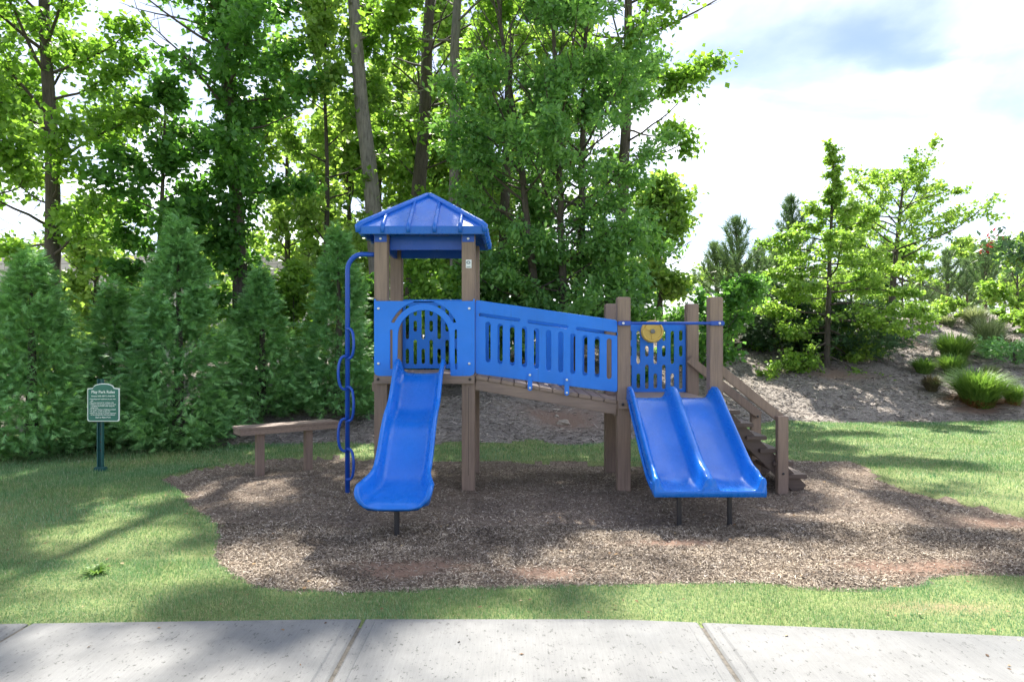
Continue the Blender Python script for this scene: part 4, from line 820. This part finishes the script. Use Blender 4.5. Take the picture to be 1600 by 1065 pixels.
for px_, py_, H_, r_, mt, sd_, lb in [(1585, 568, .45, .95, 'evergreen', 521, 'low spreading juniper at the right edge of the bank'), (1425, 503, .5, .5, 'leaf_bright', 522, 'small yellow bush on the crest beside the farther young trunk'), (1455, 500, .55, .6, 'leaf_far', 523, 'pale small bush on the crest in the middle'), (1596, 525, .8, .6, 'leaf_bright', 524, 'yellow green bush at the right edge above the juniper'), (1446, 527, .25, .15, 'leaf_bright', 525, 'tiny yellow sapling alone on the upper bank'), (1555, 552, .3, .2, 'leaf_bright', 526, 'small bright bush left of the juniper')]:
    x, y, z = hit(px_, py_)
    if mt == 'evergreen': cone_tree('juniper', lb, 'juniper', (x, y), H_, r_, 2500, M['cypress'], sd_, .14, .4, None, 1.0)
    else: bl('shrub', lb, 'shrub', (x, y), H_, .02, .05, dome(r_ * .8), 18, .07, M[mt], M['bark'], sd_, (0, 0), 9, .1, (15, 75), stems=2, gap=0, group='small bushes on the bank')
# tree just outside the right edge whose branch reaches in
rt = np.random.default_rng(61); root = empty('red_tipped_tree', (7.6, 8.6, 0), 'dark leaved branch with red tips reaching in at the right edge', 'tree')
lines = [(np.array([[7.75, 8.6, -.2], [7.7, 8.6, 1.2], [7.65, 8.6, 2.4], [7.6, 8.6, 3.6]]), [.07, .06, .045, .02])]; cs = []; red = []
for k in range(15):
    az = k * 2.4; h = rt.uniform(1.7, 3.4); d = np.array([math.cos(az), math.sin(az), .35]); pl = polyline((7.65, 8.6, h), d, rt.uniform(.6, 1.0), 6, .2, .1, rt); lines.append((pl, np.linspace(.02, .004, 7))); cs += [p for p in pl[3:]]
pl = polyline((7.65, 8.6, 2.35), (-1, -.05, .27), 1.72, 6, .05, .03, rt); lines.append((pl, np.linspace(.02, .004, 7))); cs += [p for p in pl[2:]] + [pl[5] + np.array([.05, 0, -.12]), pl[4] + np.array([0, 0, .12])]; red = [pl[6] + np.array([-.04, 0, .0]), pl[6] + np.array([.06, 0, .1])]
wv, wf = tubes(lines); npmesh('trunk', wv, wf, M['bark'], root, None, True)
cs += [np.array([rt.uniform(6.02, 6.6), 8.5 + rt.normal(0, .06), rt.uniform(2.5, 2.95)]) for _ in range(16)]
c = np.repeat(np.array(cs), 16, 0); n = len(c); lv, lf = leafquads(c + rt.normal(0, .09, (n, 3)), rt.normal(0, 1, (n, 3)), rt.uniform(.06, .12, n), .28, rt); npmesh('crown', lv, lf, M['evergreen'], root)
c = np.repeat(np.array(red), 16, 0); n = len(c); lv, lf = leafquads(c + rt.normal(0, .035, (n, 3)), rt.normal(0, 1, (n, 3)), rt.uniform(.04, .075, n), .28, rt); o = npmesh('red_leaves', lv, lf, M['leaf_red'], root); o['label'] = 'cluster of red young leaves at the branch tip'

# ------------------------------------------------------------------ pale wall behind the left trees, stones
wl = MB().box(-34, -6.6, 30, 30.5, -1, zat(398, 30)).build('block_wall', M['wall'])
tag(wl, 'long pale block wall seen through the left trees', 'wall')
def rock(px_, py_, s, label, seed):
    rng = np.random.default_rng(seed); x, y, z = hit(px_, py_); bm = bmesh.new(); bmesh.ops.create_icosphere(bm, subdivisions=3, radius=1)
    for v in bm.verts:
        p = np.array(v.co); k = 1 + .22 * math.sin(p[0] * 3 + seed) * math.cos(p[1] * 2.6) + .12 * math.sin(p[2] * 5 + p[0] * 4); v.co = Vector(p * k * np.array(s))
    me = bpy.data.meshes.new('stone'); bm.to_mesh(me); bm.free(); me.materials.append(M['rock']); o = link(bpy.data.objects.new('stone', me), (x, y, z + s[2] * .3), None); tag(o, label, 'stone', 'stones lying about')
rock(880, 662, (.13, .08, .055), 'flat tan stone on the bare red soil under the ramp bridge', 1)
rock(870, 651, (.045, .04, .03), 'small stone just above the flat tan stone on the bank', 2)
rock(1293, 878, (.022, .018, .014), 'tiny pale stone in the mulch right of the twin slide', 3)
